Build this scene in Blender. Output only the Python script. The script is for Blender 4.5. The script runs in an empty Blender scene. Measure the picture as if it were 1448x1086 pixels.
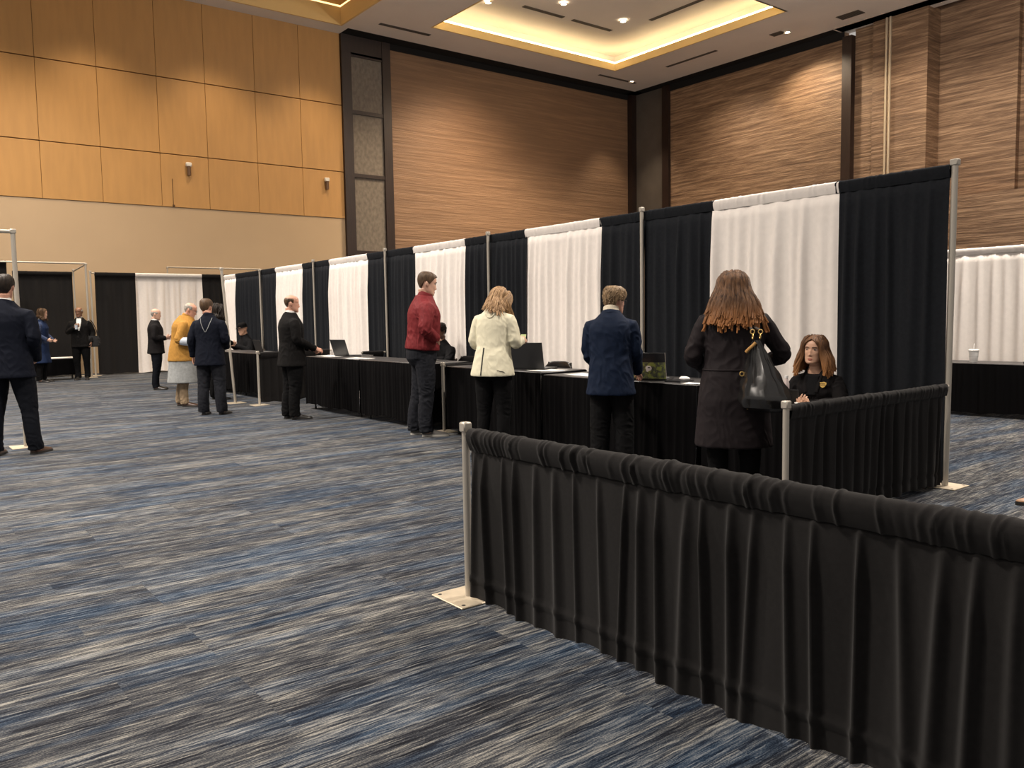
import bpy, math, random
import numpy as np
from mathutils import Vector, Matrix, noise
from mathutils.bvhtree import BVHTree

scene = bpy.context.scene
COL = scene.collection
PI = math.pi
rnd = random.Random(7)

# ------------------------------------------------------------------ materials
def new_mat(name):
    m = bpy.data.materials.new(name); m.use_nodes = True
    nt = m.node_tree
    b = nt.nodes.get('Principled BSDF')
    return m, nt, b

def lk(nt, a, b): nt.links.new(a, b)

def simple(name, col, rough=0.6, metal=0.0, bump=0.0, bscale=200.0, spec=0.5, var=0.0, vscale=6.0, stretch=(1,1,1), sheen=0.0, coat=0.0):
    m, nt, b = new_mat(name)
    b.inputs['Base Color'].default_value = (*col, 1)
    b.inputs['Roughness'].default_value = rough
    b.inputs['Metallic'].default_value = metal
    b.inputs['Specular IOR Level'].default_value = spec
    if sheen: b.inputs['Sheen Weight'].default_value = sheen
    if coat: b.inputs['Coat Weight'].default_value = coat
    if bump or var:
        tc = nt.nodes.new('ShaderNodeTexCoord'); mp = nt.nodes.new('ShaderNodeMapping')
        mp.inputs['Scale'].default_value = stretch
        lk(nt, tc.outputs['Object'], mp.inputs['Vector'])
    if bump:
        n = nt.nodes.new('ShaderNodeTexNoise'); n.inputs['Scale'].default_value = bscale; n.inputs['Detail'].default_value = 3
        lk(nt, mp.outputs[0], n.inputs['Vector'])
        bp = nt.nodes.new('ShaderNodeBump'); bp.inputs['Strength'].default_value = bump; bp.inputs['Distance'].default_value = 0.004
        lk(nt, n.outputs['Fac'], bp.inputs['Height']); lk(nt, bp.outputs[0], b.inputs['Normal'])
    if var:
        n = nt.nodes.new('ShaderNodeTexNoise'); n.inputs['Scale'].default_value = vscale; n.inputs['Detail'].default_value = 4
        lk(nt, mp.outputs[0], n.inputs['Vector'])
        r = nt.nodes.new('ShaderNodeValToRGB')
        r.color_ramp.elements[0].position = 0.3; r.color_ramp.elements[1].position = 0.7
        r.color_ramp.elements[0].color = (*[c*(1-var) for c in col], 1)
        r.color_ramp.elements[1].color = (*[min(1, c*(1+var)) for c in col], 1)
        lk(nt, n.outputs['Fac'], r.inputs[0]); lk(nt, r.outputs[0], b.inputs['Base Color'])
    return m

def emit(name, col, strength):
    m, nt, b = new_mat(name)
    b.inputs['Base Color'].default_value = (*col, 1)
    b.inputs['Emission Color'].default_value = (*col, 1)
    b.inputs['Emission Strength'].default_value = strength
    return m

def mathn(nt, op, a, b=None, clamp=False):
    n = nt.nodes.new('ShaderNodeMath'); n.operation = op; n.use_clamp = clamp
    for i, v in enumerate((a, b)):
        if v is None: continue
        if isinstance(v, (int, float)): n.inputs[i].default_value = v
        else: lk(nt, v, n.inputs[i])
    return n.outputs[0]

def ramp(nt, fac, stops):
    r = nt.nodes.new('ShaderNodeValToRGB'); cr = r.color_ramp
    while len(cr.elements) < len(stops): cr.elements.new(0.5)
    for e, (p, c) in zip(cr.elements, stops): e.position = p; e.color = (*c, 1)
    lk(nt, fac, r.inputs[0]); return r.outputs[0]

def mixc(nt, fac, a, b, mode='MIX'):
    n = nt.nodes.new('ShaderNodeMix'); n.data_type = 'RGBA'; n.blend_type = mode
    for i, v in ((0, fac), (6, a), (7, b)):
        if isinstance(v, (int, float)): n.inputs[i].default_value = v
        elif isinstance(v, tuple): n.inputs[i].default_value = (*v, 1)
        else: lk(nt, v, n.inputs[i])
    return n.outputs[2]

def nz(nt, vec, scale, stretch=(1,1,1), detail=4, rough=0.5, dist=0.0, w=None):
    mp = nt.nodes.new('ShaderNodeMapping'); mp.inputs['Scale'].default_value = stretch
    lk(nt, vec, mp.inputs['Vector'])
    n = nt.nodes.new('ShaderNodeTexNoise')
    if w is not None:
        n.noise_dimensions = '4D'; lk(nt, w, n.inputs['W'])
    n.inputs['Scale'].default_value = scale; n.inputs['Detail'].default_value = detail
    n.inputs['Roughness'].default_value = rough; n.inputs['Distortion'].default_value = dist
    lk(nt, mp.outputs[0], n.inputs['Vector'])
    return n.outputs['Fac']

# ------------------------------------------------------------------ mesh builder
class MB:
    def __init__(s): s.v = []; s.f = []; s.mi = []
    def add(s, verts, faces, mi=0):
        o = len(s.v); s.v.extend([tuple(map(float, p)) for p in verts])
        s.f.extend([tuple(o+i for i in f) for f in faces]); s.mi.extend([mi]*len(faces))
    def box(s, lo, hi, mi=0, bev=0.0, M=None):
        x0,y0,z0 = lo; x1,y1,z1 = hi
        if bev <= 0:
            v = [(x0,y0,z0),(x1,y0,z0),(x1,y1,z0),(x0,y1,z0),(x0,y0,z1),(x1,y0,z1),(x1,y1,z1),(x0,y1,z1)]
            f = [(0,3,2,1),(4,5,6,7),(0,1,5,4),(1,2,6,5),(2,3,7,6),(3,0,4,7)]
        else:
            b = bev; v = []; f = []
            def ring(z, k):
                return [(x0+k,y0+b,z),(x0+b,y0+k,z),(x1-b,y0+k,z),(x1-k,y0+b,z),(x1-k,y1-b,z),(x1-b,y1-k,z),(x0+b,y1-k,z),(x0+k,y1-b,z)]
            rings = []
            for z, k in ((z0, b*0.9),(z0+b, 0),(z1-b, 0),(z1, b*0.9)):
                if k:
                    rings.append([(min(max(p[0],x0+b),x1-b), min(max(p[1],y0+b),y1-b), p[2]) for p in ring(z, k)])
                else: rings.append(ring(z, 0))
            for r in rings: v.extend(r)
            for i in range(3):
                for j in range(8):
                    a = i*8+j; c = i*8+(j+1)%8
                    f.append((a, c, c+8, a+8))
            f.append(tuple(range(7,-1,-1))); f.append(tuple(range(24,32)))
        if M is not None: v = [tuple(M @ Vector(p)) for p in v]
        s.add(v, f, mi)
    def loft(s, rings, mi=0, cap=True):
        n = len(rings[0]); v = []; f = []
        for r in rings: v.extend(r)
        for i in range(len(rings)-1):
            for j in range(n):
                a = i*n+j; b = i*n+(j+1)%n
                f.append((a, b, b+n, a+n))
        if cap:
            f.append(tuple(range(n-1,-1,-1))); f.append(tuple(range((len(rings)-1)*n, len(rings)*n)))
        s.add(v, f, mi)
    def tube(s, pts, radii, n=12, mi=0, side=None, cap=True, rnd_end=False):
        """radii: float, or list of r or (a,b); a along side vector, b along the other"""
        P = [Vector(p) for p in pts]; m = len(P)
        if isinstance(radii, (int, float)): radii = [radii]*m
        R = [(r, r) if isinstance(r, (int, float)) else r for r in radii]
        if rnd_end:
            d0 = (P[0]-P[1]).normalized(); d1 = (P[-1]-P[-2]).normalized()
            P = [P[0]+d0*max(R[0])*0.7] + P + [P[-1]+d1*max(R[-1])*0.7]
            R = [(R[0][0]*.5, R[0][1]*.5)] + R + [(R[-1][0]*.5, R[-1][1]*.5)]; m += 2
        T = []
        for i in range(m):
            t = P[min(i+1, m-1)] - P[max(i-1, 0)]
            T.append(t.normalized() if t.length > 1e-9 else Vector((0,0,1)))
        sd = Vector(side) if side is not None else (Vector((1,0,0)) if abs(T[0].x) < 0.8 else Vector((0,1,0)))
        rings = []
        for i in range(m):
            sd = (sd - T[i]*sd.dot(T[i]))
            sd = sd.normalized() if sd.length > 1e-6 else T[i].orthogonal().normalized()
            up = T[i].cross(sd)
            rings.append([tuple(P[i] + sd*(math.cos(2*PI*k/n)*R[i][0]) + up*(math.sin(2*PI*k/n)*R[i][1])) for k in range(n)])
        s.loft(rings, mi, cap)
    def ell(s, c, r, nu=14, nv=9, mi=0, M=None):
        v = [(0,0,-1)]; f = []
        for i in range(1, nv):
            a = -PI/2 + PI*i/nv
            for j in range(nu):
                t = 2*PI*j/nu
                v.append((math.cos(a)*math.cos(t), math.cos(a)*math.sin(t), math.sin(a)))
        v.append((0,0,1)); L = len(v)-1
        for j in range(nu): f.append((0, 1+(j+1)%nu, 1+j))
        for i in range(nv-2):
            for j in range(nu):
                a = 1+i*nu+j; b = 1+i*nu+(j+1)%nu
                f.append((a, b, b+nu, a+nu))
        for j in range(nu): f.append((L, L-nu+j, L-nu+(j+1)%nu))
        out = []
        for p in v:
            q = Vector((p[0]*r[0], p[1]*r[1], p[2]*r[2]))
            if M is not None: q = M @ q
            out.append(tuple(q + Vector(c)))
        s.add(out, f, mi)
    def torus(s, c, R, r, axis=(0,0,1), nu=20, nv=8, mi=0):
        ax = Vector(axis).normalized(); u = ax.orthogonal().normalized(); w = ax.cross(u)
        v = []; f = []
        for i in range(nu):
            t = 2*PI*i/nu; d = u*math.cos(t)+w*math.sin(t)
            for j in range(nv):
                k = 2*PI*j/nv
                v.append(tuple(Vector(c) + d*(R+r*math.cos(k)) + ax*(r*math.sin(k))))
        for i in range(nu):
            for j in range(nv):
                a = i*nv+j; b = i*nv+(j+1)%nv; cc = ((i+1)%nu)*nv+(j+1)%nv; d = ((i+1)%nu)*nv+j
                f.append((a, d, cc, b))
        s.add(v, f, mi)
    def xf(s, M):
        s.v = [tuple(M @ Vector(p)) for p in s.v]
    def build(s, name, mats, parent=None, loc=(0,0,0), smooth=True):
        me = bpy.data.meshes.new(name)
        me.from_pydata(s.v, [], s.f)
        if not isinstance(mats, (list, tuple)): mats = [mats]
        for m in mats: me.materials.append(m)
        if any(s.mi): me.polygons.foreach_set('material_index', s.mi)
        if smooth: me.polygons.foreach_set('use_smooth', [True]*len(me.polygons))
        me.update()
        o = bpy.data.objects.new(name, me); COL.objects.link(o)
        o.location = loc
        if parent is not None: o.parent = parent
        if smooth:
            try:
                me.set_sharp_from_angle(angle=math.radians(40))
            except Exception: pass
        return o

def tag(o, label=None, cat=None, group=None, kind=None):
    if label: o['label'] = label
    if cat: o['category'] = cat
    if group: o['group'] = group
    if kind: o['kind'] = kind
    return o

def thing(name, label, cat, loc=(0,0,0), rz=0.0, group=None):
    o = bpy.data.objects.new(name, None); COL.objects.link(o)
    o.location = loc; o.rotation_euler = (0, 0, rz); o.empty_display_size = 0.1
    return tag(o, label, cat, group)

def remesh(mb, name, mat, voxel, smooth_it, parent=None, loc=(0,0,0), fac=0.5):
    o = mb.build(name, mat, parent, loc)
    r = o.modifiers.new('r', 'REMESH'); r.mode = 'VOXEL'; r.voxel_size = voxel; r.use_smooth_shade = True
    if smooth_it:
        sm = o.modifiers.new('s', 'SMOOTH'); sm.factor = fac; sm.iterations = smooth_it
    dg = bpy.context.evaluated_depsgraph_get()
    me = bpy.data.meshes.new_from_object(o.evaluated_get(dg))
    old = o.data; o.modifiers.clear(); o.data = me; bpy.data.meshes.remove(old)
    me.name = name
    if not me.materials: me.materials.append(mat)
    me.polygons.foreach_set('material_index', [0]*len(me.polygons))
    me.polygons.foreach_set('use_smooth', [True]*len(me.polygons))
    return o

def get_co(me):
    a = np.empty(len(me.vertices)*3); me.vertices.foreach_get('co', a); return a.reshape(-1, 3)
def get_no(me):
    a = np.empty(len(me.vertices)*3); me.vertices.foreach_get('normal', a); return a.reshape(-1, 3)
def set_co(me, a):
    me.vertices.foreach_set('co', np.ascontiguousarray(a, dtype=np.float64).ravel()); me.update()

def spline(pts, n):
    P = [np.array(p, float) for p in pts]; P = [2*P[0]-P[1]] + P + [2*P[-1]-P[-2]]
    out = []; segs = len(P)-3
    for i in range(n):
        t = i/(n-1)*segs; k = min(int(t), segs-1); u = t-k
        a, b, c, d = P[k:k+4]
        out.append(0.5*((2*b)+(-a+c)*u+(2*a-5*b+4*c-d)*u*u+(-a+3*b-3*c+d)*u**3))
    return [tuple(q) for q in out]
# ------------------------------------------------------------------ material library
M = {}
M['blackdrape'] = simple('black_drape_cloth', (0.0130,0.0120,0.0118), 0.95, bump=0.3, bscale=900, spec=0.14, sheen=0.06, var=0.12, vscale=60)
M['bluedrape'] = simple('blue_black_drape_cloth', (0.0110,0.0125,0.0155), 0.95, bump=0.2, bscale=700, spec=0.14, var=0.15, vscale=40)
M['whitedrape'] = simple('white_drape_cloth', (0.80,0.745,0.70), 0.85, bump=0.2, bscale=600, var=0.03, vscale=20)
M['skirt'] = simple('black_table_skirt', (0.0035,0.0033,0.0036), 0.95, bump=0.2, bscale=600, spec=0.06)
M['tabletop'] = simple('grey_black_table_cover', (0.045,0.042,0.042), 0.42, bump=0.1, bscale=300)
M['alu'] = simple('satin_aluminium', (0.47,0.43,0.37), 0.4, metal=0.35, bump=0.05, bscale=300, stretch=(1,1,.05))
M['plate'] = simple('brass_tinted_steel_plate', (0.58,0.50,0.38), 0.42, metal=0.5, var=0.1, vscale=15)
M['hole'] = simple('dark_hole', (0.02,0.018,0.015), 0.9)
M['black_plastic'] = simple('black_plastic', (0.012,0.012,0.013), 0.4, bump=0.1, bscale=400)
M['black_metal'] = simple('black_metal', (0.012,0.012,0.012), 0.35, metal=0.3)
M['paper'] = simple('white_paper', (0.78,0.76,0.72), 0.7, var=0.03)
M['white_plastic'] = simple('white_plastic', (0.8,0.79,0.77), 0.4)
M['grey_plastic'] = simple('grey_plastic', (0.25,0.25,0.25), 0.5)
M['gold'] = simple('gold_metal', (0.75,0.50,0.18), 0.3, metal=0.9)
M['goldpatch'] = simple('gold_thread_patch', (0.70,0.45,0.12), 0.6, var=0.3, vscale=90)
M['leather'] = simple('black_leather', (0.010,0.0095,0.0095), 0.25, bump=0.08, bscale=40, spec=0.6)
M['shoe_black'] = simple('black_shoe_leather', (0.012,0.011,0.010), 0.35, bump=0.1, bscale=100)
M['shoe_brown'] = simple('brown_shoe_leather', (0.06,0.028,0.015), 0.4, bump=0.1, bscale=100)
M['shoe_tan'] = simple('tan_shoe_leather', (0.30,0.16,0.08), 0.5, bump=0.1, bscale=100)
M['shoe_grey'] = simple('grey_trainer', (0.09,0.085,0.08), 0.6, bump=0.2, bscale=150)
M['sole'] = simple('dark_sole', (0.02,0.018,0.016), 0.7)
M['sole_white'] = simple('pale_sole', (0.42,0.40,0.36), 0.7)
M['skin'] = simple('skin', (0.60,0.36,0.26), 0.5, var=0.08, vscale=25, bump=0.1, bscale=250)
M['skin_pink'] = simple('ruddy_skin', (0.56,0.29,0.20), 0.5, var=0.1, vscale=25, bump=0.1, bscale=250)
M['skin_olive'] = simple('olive_skin', (0.60,0.35,0.235), 0.48, var=0.08, vscale=25, bump=0.1, bscale=250)
M['skin_brown'] = simple('brown_skin', (0.19,0.09,0.05), 0.5, var=0.1, vscale=25, bump=0.1, bscale=250)
M['lip'] = simple('lip', (0.38,0.12,0.09), 0.4)
M['eyewhite'] = simple('eye_white', (0.55,0.5,0.46), 0.25)
M['iris'] = simple('dark_iris', (0.03,0.018,0.01), 0.2)
def hair_mat(name, c0, c1, tip=None, z0=0, z1=1):
    m, nt, b = new_mat(name)
    tc = nt.nodes.new('ShaderNodeTexCoord')
    f = nz(nt, tc.outputs['Object'], 60, (1,1,.12), 4, .6)
    f2 = nz(nt, tc.outputs['Object'], 300, (1,1,.06), 3, .6)
    c = ramp(nt, f, [(0.32, c0), (0.68, c1)])
    if tip:
        sp = nt.nodes.new('ShaderNodeSeparateXYZ'); lk(nt, tc.outputs['Object'], sp.inputs[0])
        t = mathn(nt, 'ADD', sp.outputs['Z'], mathn(nt, 'MULTIPLY', mathn(nt, 'SUBTRACT', f, .5), .22))
        k = nt.nodes.new('ShaderNodeMapRange'); k.inputs[1].default_value = z1; k.inputs[2].default_value = z0
        lk(nt, t, k.inputs[0])
        c = mixc(nt, k.outputs[0], c, tip)
    lk(nt, c, b.inputs['Base Color'])
    b.inputs['Roughness'].default_value = 0.5; b.inputs['Specular IOR Level'].default_value = 0.25
    bp = nt.nodes.new('ShaderNodeBump'); bp.inputs['Strength'].default_value = 0.6; bp.inputs['Distance'].default_value = 0.004
    lk(nt, f2, bp.inputs['Height']); lk(nt, bp.outputs[0], b.inputs['Normal'])
    return m
M['hair_dark'] = hair_mat('dark_brown_hair', (0.008,0.006,0.005), (0.025,0.016,0.011))
M['hair_brown'] = hair_mat('brown_hair', (0.035,0.02,0.012), (0.11,0.065,0.035))
M['hair_sandy'] = hair_mat('sandy_hair', (0.10,0.065,0.035), (0.30,0.20,0.11))
M['hair_blond'] = hair_mat('dark_blond_hair', (0.15,0.08,0.035), (0.46,0.29,0.15))
M['hair_grey'] = hair_mat('grey_hair', (0.20,0.18,0.16), (0.42,0.39,0.35))
M['hair_copper'] = hair_mat('brown_hair_copper_tips', (0.030,0.014,0.008), (0.19,0.095,0.045), (0.36,0.14,0.038), 1.19, 1.40)
M['hair_auburn'] = hair_mat('auburn_hair', (0.035,0.015,0.007), (0.17,0.078,0.032), (0.32,0.14,0.045), 0.84, 1.04)
def cloth(name, col, rough=0.85, sheen=0.0, var=0.12, bump=0.2):
    return simple(name, col, rough, bump=bump, bscale=500, sheen=0.0, var=var, vscale=30, spec=0.12)
M['navy_suit'] = cloth('navy_suit_cloth', (0.0045,0.0060,0.0120))
M['black_suit'] = cloth('black_suit_cloth', (0.0055,0.0050,0.0050))
M['char_suit'] = cloth('charcoal_suit_cloth', (0.0090,0.0080,0.0085))
M['navy_trouser'] = cloth('dark_navy_trousers', (0.0045,0.0055,0.0085))
M['black_trouser'] = cloth('black_trousers', (0.0032,0.0032,0.0036))
M['jeans'] = cloth('charcoal_trousers', (0.0130,0.0140,0.0180), var=0.25)
M['red_jacket'] = cloth('dark_red_jacket', (0.150,0.019,0.022), 0.65, 0.1)
M['cream_jacket'] = cloth('cream_jacket', (0.66,0.62,0.47), 0.7, 0.1, var=0.04)
M['navy_jacket'] = cloth('navy_blue_jacket', (0.0065,0.0125,0.0300), 0.75, 0.2)
M['black_coat'] = cloth('black_brown_coat', (0.0165,0.0128,0.0142), 0.7, 0.2)
M['yellow_coat'] = cloth('mustard_coat', (0.36,0.185,0.042), 0.85, 0.1)
M['grey_robe'] = cloth('pale_grey_robe', (0.27,0.28,0.28), 0.85, 0.1)
M['tan_trouser'] = cloth('tan_trousers', (0.30,0.22,0.14))
M['blue_coat'] = cloth('blue_coat', (0.010,0.020,0.055), 0.7)
M['white_shirt'] = cloth('white_shirt', (0.75,0.73,0.70), 0.8, 0.0, 0.03)
M['pale_sleeve'] = cloth('pale_blue_cloth', (0.55,0.60,0.68), 0.8, 0.0, 0.03)
M['scarf'] = cloth('ivory_scarf', (0.62,0.55,0.43), 0.85, 0.1, 0.15)
M['black_top'] = cloth('black_top', (0.008,0.008,0.009))
M['black_stripe'] = simple('black_webbing', (0.006,0.006,0.006), 0.8)

# --- carpet: streaked planks along x
m, nt, b = new_mat('streaked_carpet'); M['carpet'] = m
tc = nt.nodes.new('ShaderNodeTexCoord'); vec = tc.outputs['Object']
bk = nt.nodes.new('ShaderNodeTexBrick'); bk.inputs['Color1'].default_value = (0,0,0,1); bk.inputs['Color2'].default_value = (1,1,1,1)
bk.inputs['Mortar Size'].default_value = 0.0; bk.inputs['Scale'].default_value = 1.0
bk.inputs['Brick Width'].default_value = 1.0; bk.inputs['Row Height'].default_value = 0.25; bk.offset = 0.37; bk.offset_frequency = 3
lk(nt, vec, bk.inputs['Vector'])
pid = mathn(nt, 'MULTIPLY', bk.outputs['Color'], 1.6)
wob = nz(nt, vec, 16.0, (1,1,1), 3, .6)
# slightly wavy yarn lines: shift y by a little noise
sx = nt.nodes.new('ShaderNodeSeparateXYZ'); lk(nt, vec, sx.inputs[0])
cx = nt.nodes.new('ShaderNodeCombineXYZ'); lk(nt, sx.outputs['X'], cx.inputs[0])
lk(nt, mathn(nt, 'ADD', sx.outputs['Y'], mathn(nt, 'MULTIPLY', mathn(nt, 'SUBTRACT', wob, .5), .014)), cx.inputs[1])
wv = cx.outputs[0]
s1 = nz(nt, wv, 1.0, (5.0, 110, 1), 2, .6, w=pid)
s2 = nz(nt, wv, 1.0, (2.2, 26, 1), 3, .55, .2, w=pid)
s3 = nz(nt, wv, 1.0, (0.55, 3.5, 1), 3, .55, .4)
s4 = nz(nt, wv, 1.0, (0.9, 6.5, 1), 3, .55, .3, w=mathn(nt, 'ADD', mathn(nt,'MULTIPLY',pid,.35), 11.0))
s5 = nz(nt, wv, 1.0, (11, 230, 1), 1, .6, w=pid)
gr = nz(nt, vec, 230, (.6,1,1), 2, .7)
val = mathn(nt, 'ADD', mathn(nt, 'MULTIPLY', s1, .62), mathn(nt, 'ADD', mathn(nt, 'MULTIPLY', s2, .28), mathn(nt, 'ADD', mathn(nt, 'MULTIPLY', s3, .20), mathn(nt, 'MULTIPLY', s5, .37))))
val = mathn(nt, 'ADD', val, mathn(nt, 'ADD', mathn(nt, 'MULTIPLY', mathn(nt,'SUBTRACT', bk.outputs['Color'], .5), .035), mathn(nt, 'MULTIPLY', mathn(nt,'SUBTRACT', gr, .5), .30)))
grey = ramp(nt, val, [(0.56,(0.006,0.0065,0.009)),(0.66,(0.016,0.0175,0.023)),(0.735,(0.047,0.050,0.057)),(0.81,(0.125,0.122,0.116)),(0.90,(0.27,0.26,0.235))])
blue = ramp(nt, val, [(0.56,(0.003,0.0045,0.009)),(0.66,(0.008,0.016,0.033)),(0.75,(0.031,0.050,0.080)),(0.90,(0.17,0.185,0.205))])
bf = mathn(nt, 'MULTIPLY', mathn(nt, 'SUBTRACT', s4, 0.445), 4.8, True)
c = mixc(nt, bf, grey, blue)
lk(nt, c, b.inputs['Base Color']); b.inputs['Roughness'].default_value = 0.95; b.inputs['Specular IOR Level'].default_value = 0.1
bp = nt.nodes.new('ShaderNodeBump'); bp.inputs['Strength'].default_value = .6; bp.inputs['Distance'].default_value = .006
lk(nt, gr, bp.inputs['Height']); lk(nt, bp.outputs[0], b.inputs['Normal'])

# --- woven wall covering, streaks run along the wall
def wallcover(name, axis, cols, along=0.5, across=13.0):
    m, nt, b = new_mat(name)
    tc = nt.nodes.new('ShaderNodeTexCoord'); vec = tc.outputs['Object']
    st = (along, 1, across) if axis == 'x' else (1, along, across)
    a = nz(nt, vec, 1.0, st, 4, .6, .5)
    st2 = (along*4, 1, across*4) if axis == 'x' else (1, along*4, across*4)
    d = nz(nt, vec, 1.0, st2, 3, .6, .3)
    big = nz(nt, vec, .25, (1,1,1), 2, .5)
    f = mathn(nt, 'ADD', mathn(nt, 'MULTIPLY', a, .65), mathn(nt, 'ADD', mathn(nt, 'MULTIPLY', d, .3), mathn(nt, 'MULTIPLY', big, .08)))
    lk(nt, ramp(nt, f, cols), b.inputs['Base Color'])
    b.inputs['Roughness'].default_value = 0.6
    bp = nt.nodes.new('ShaderNodeBump'); bp.inputs['Strength'].default_value = .9; bp.inputs['Distance'].default_value = .05
    lk(nt, f, bp.inputs['Height']); lk(nt, bp.outputs[0], b.inputs['Normal'])
    return m
BR = [(0.36,(0.090,0.050,0.029)),(0.50,(0.185,0.110,0.064)),(0.64,(0.36,0.235,0.145))]
M['wallcover_back'] = wallcover('woven_brown_wallcover', 'x', [(0.36,(0.17,0.098,0.056)),(0.52,(0.215,0.125,0.071)),(0.70,(0.30,0.18,0.105))], .30, 10)
M['wallcover_side'] = wallcover('woven_brown_wallcover_side', 'y', BR, .55, 13)
M['fabric_panel'] = simple('grey_fabric_panel', (0.165,0.14,0.115), 0.8, bump=.5, bscale=8, var=.25, vscale=7, stretch=(1.5,1.5,1))
M['dark_wood'] = simple('dark_stained_wood', (0.020,0.0095,0.007), 0.45, var=.3, vscale=6, stretch=(6,6,.4))
M['black_reveal'] = simple('black_reveal', (0.004,0.003,0.003), 0.9)
M['veneer'] = simple('honey_wood_veneer', (0.50,0.272,0.090), 0.55, var=.06, vscale=2.0, stretch=(3,3,.5))
M['beige_paint'] = simple('beige_wall_panel', (0.50,0.365,0.23), 0.7, var=.02, vscale=1.0)
M['seam'] = simple('dark_seam', (0.10,0.05,0.018), 0.9)
M['ceiling'] = simple('ceiling_paint', (0.86,0.81,0.76), 0.9, var=.03, vscale=.8)
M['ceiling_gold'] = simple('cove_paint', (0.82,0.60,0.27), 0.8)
M['vent_grey'] = simple('slot_diffuser', (0.10,0.085,0.07), 0.6)
M['trimwhite'] = simple('white_trim', (0.75,0.72,0.66), 0.5)
M['led'] = emit('led_strip', (1.0,0.76,0.40), 11.0)
M['lamp'] = emit('lamp_lens', (1.0,0.83,0.6), 14.0)
M['metal_channel'] = simple('pale_metal_channel', (0.62,0.52,0.38), 0.4, metal=.5)
# ------------------------------------------------------------------ people
HZ = [-.118,-.108,-.095,-.075,-.055,-.035,-.010,.015,.040,.062,.082,.100,.112,.119]
HW = [.020,.038,.050,.058,.063,.066,.070,.073,.075,.074,.069,.055,.035,.012]
HF = [.086,.094,.097,.096,.094,.094,.094,.092,.094,.092,.082,.060,.032,.004]
HB = [.052,.030,.006,-.030,-.058,-.074,-.088,-.097,-.101,-.100,-.092,-.074,-.050,-.022]
def head_pt(th, z, off=0.0):
    w = np.interp(z, HZ, HW); f = np.interp(z, HZ, HF); b = np.interp(z, HZ, HB)
    cy = (f+b)/2; hy = (f-b)/2
    c, s = math.cos(th), math.sin(th)
    e = 2/2.25
    x = w*math.copysign(abs(s)**e, s); y = hy*math.copysign(abs(c)**e, c)
    L = math.hypot(x, y) or 1
    zz = max(0.0, (z-.03)/.09)
    k = off/L
    return Vector((x*(1+k), cy + y*(1+k), z + off*zz))

def head_mesh(mb, Hm, woman=False, nose=1.0):
    n = 44; zs = list(np.linspace(HZ[0], HZ[-1], 44)); rings = []
    for z in zs:
        r = []
        for k in range(n):
            th = 2*PI*k/n
            p = head_pt(th, z)
            if p.y > 0.02:
                fr = min(1, (p.y-.02)/.04)
                g = lambda cx, cz, sx, sz: math.exp(-((p.x-cx)/sx)**2-((p.z-cz)/sz)**2)
                d = 0
                for sg in (-1, 1):
                    d -= .0065*g(sg*.031, .012, .017, .011)
                    d += .006*g(sg*.032, .034, .022, .008)
                    d += .004*g(sg*.042, -.022, .016, .014)
                    d += .006*nose*g(sg*.011, -.038, .007, .007)
                d += nose*.021*g(0, -.033, .010, .012) + nose*.012*g(0, -.012, .008, .018) + nose*.006*g(0, .008, .008, .014)
                d += .006*g(0, -.066, .020, .005) + .005*g(0, -.077, .018, .005) - .004*g(0, -.0715, .022, .0025)
                d += .006*g(0, -.100, .018, .012) - .004*g(0,-.087,.02,.005)
                p.y += d*fr
            r.append(tuple(Hm @ p))
        rings.append(r[::-1])
    mb.loft(rings)
    for sg in (-1, 1):
        E_ = Hm @ Matrix.Translation((sg*.075, -.008, -.004)) @ Matrix.Rotation(sg*.35, 4, 'Z') @ Matrix.Rotation(.15, 4, 'X')
        q = MB(); q.ell((0,0,0), (.010,.019,.031)); q.ell((sg*.006,-.008,.004), (.006,.012,.024)); q.xf(E_)
        mb.add(q.v, q.f)

def hand(mb, W, d, n, right=True, curl=.45, k=1.0, spread=.10):
    W = Vector(W); d = Vector(d).normalized(); n = Vector(n); n = (n - d*n.dot(d)).normalized()
    t = d.cross(n) if right else -(d.cross(n))
    mb.tube([W-d*.03*k, W, W+d*.03*k, W+d*.07*k, W+d*.094*k], [(.026*k,.019*k),(.026*k,.018*k),(.036*k,.0165*k),(.042*k,.0145*k),(.038*k,.011*k)], 14, side=t)
    for i, L in enumerate((.072,.080,.075,.058)):
        b0 = W + d*(.082-.004*abs(i-1))*k + t*(.0305-.0205*i)*k
        dd = (d + t*spread*(1.5-i)/1.5).normalized()
        pts = [b0]; a = 0
        for sl, da in ((.42,.45),(.32,.95),(.26,.65)):
            a += curl*da*(1+.08*i)
            pts.append(pts[-1] + (dd*math.cos(a)+n*math.sin(a))*L*sl*k)
        pts = [tuple(p) for p in pts]
        mb.tube(spline(pts, 7), [.0100*k,.0098*k,.0094*k,.0090*k,.0086*k,.0082*k,.0074*k], 9, rnd_end=True)
    b0 = W + d*.022*k + t*.022*k
    d1 = (d*.62 + t*.72 + n*.30).normalized(); d2 = (d*.85 + t*.35 + n*(.25+.5*curl)).normalized()
    mb.tube([tuple(b0-d1*.01*k), tuple(b0+d1*.022*k), tuple(b0+d1*.044*k), tuple(b0+d1*.044*k+d2*.016*k), tuple(b0+d1*.044*k+d2*.032*k)],
            [.014*k,.0135*k,.0110*k,.0100*k,.0085*k], 9, rnd_end=True)

def sring(c, a, b, n=28, e=2.35, tilt=None):
    out = []
    for k in range(n):
        t = 2*PI*k/n; ct, st = math.cos(t), math.sin(t)
        p = Vector((a*math.copysign(abs(ct)**(2/e), ct), b*math.copysign(abs(st)**(2/e), st), 0))
        if tilt is not None: p = tilt @ p
        out.append(tuple(Vector(c)+p))
    return out

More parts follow.
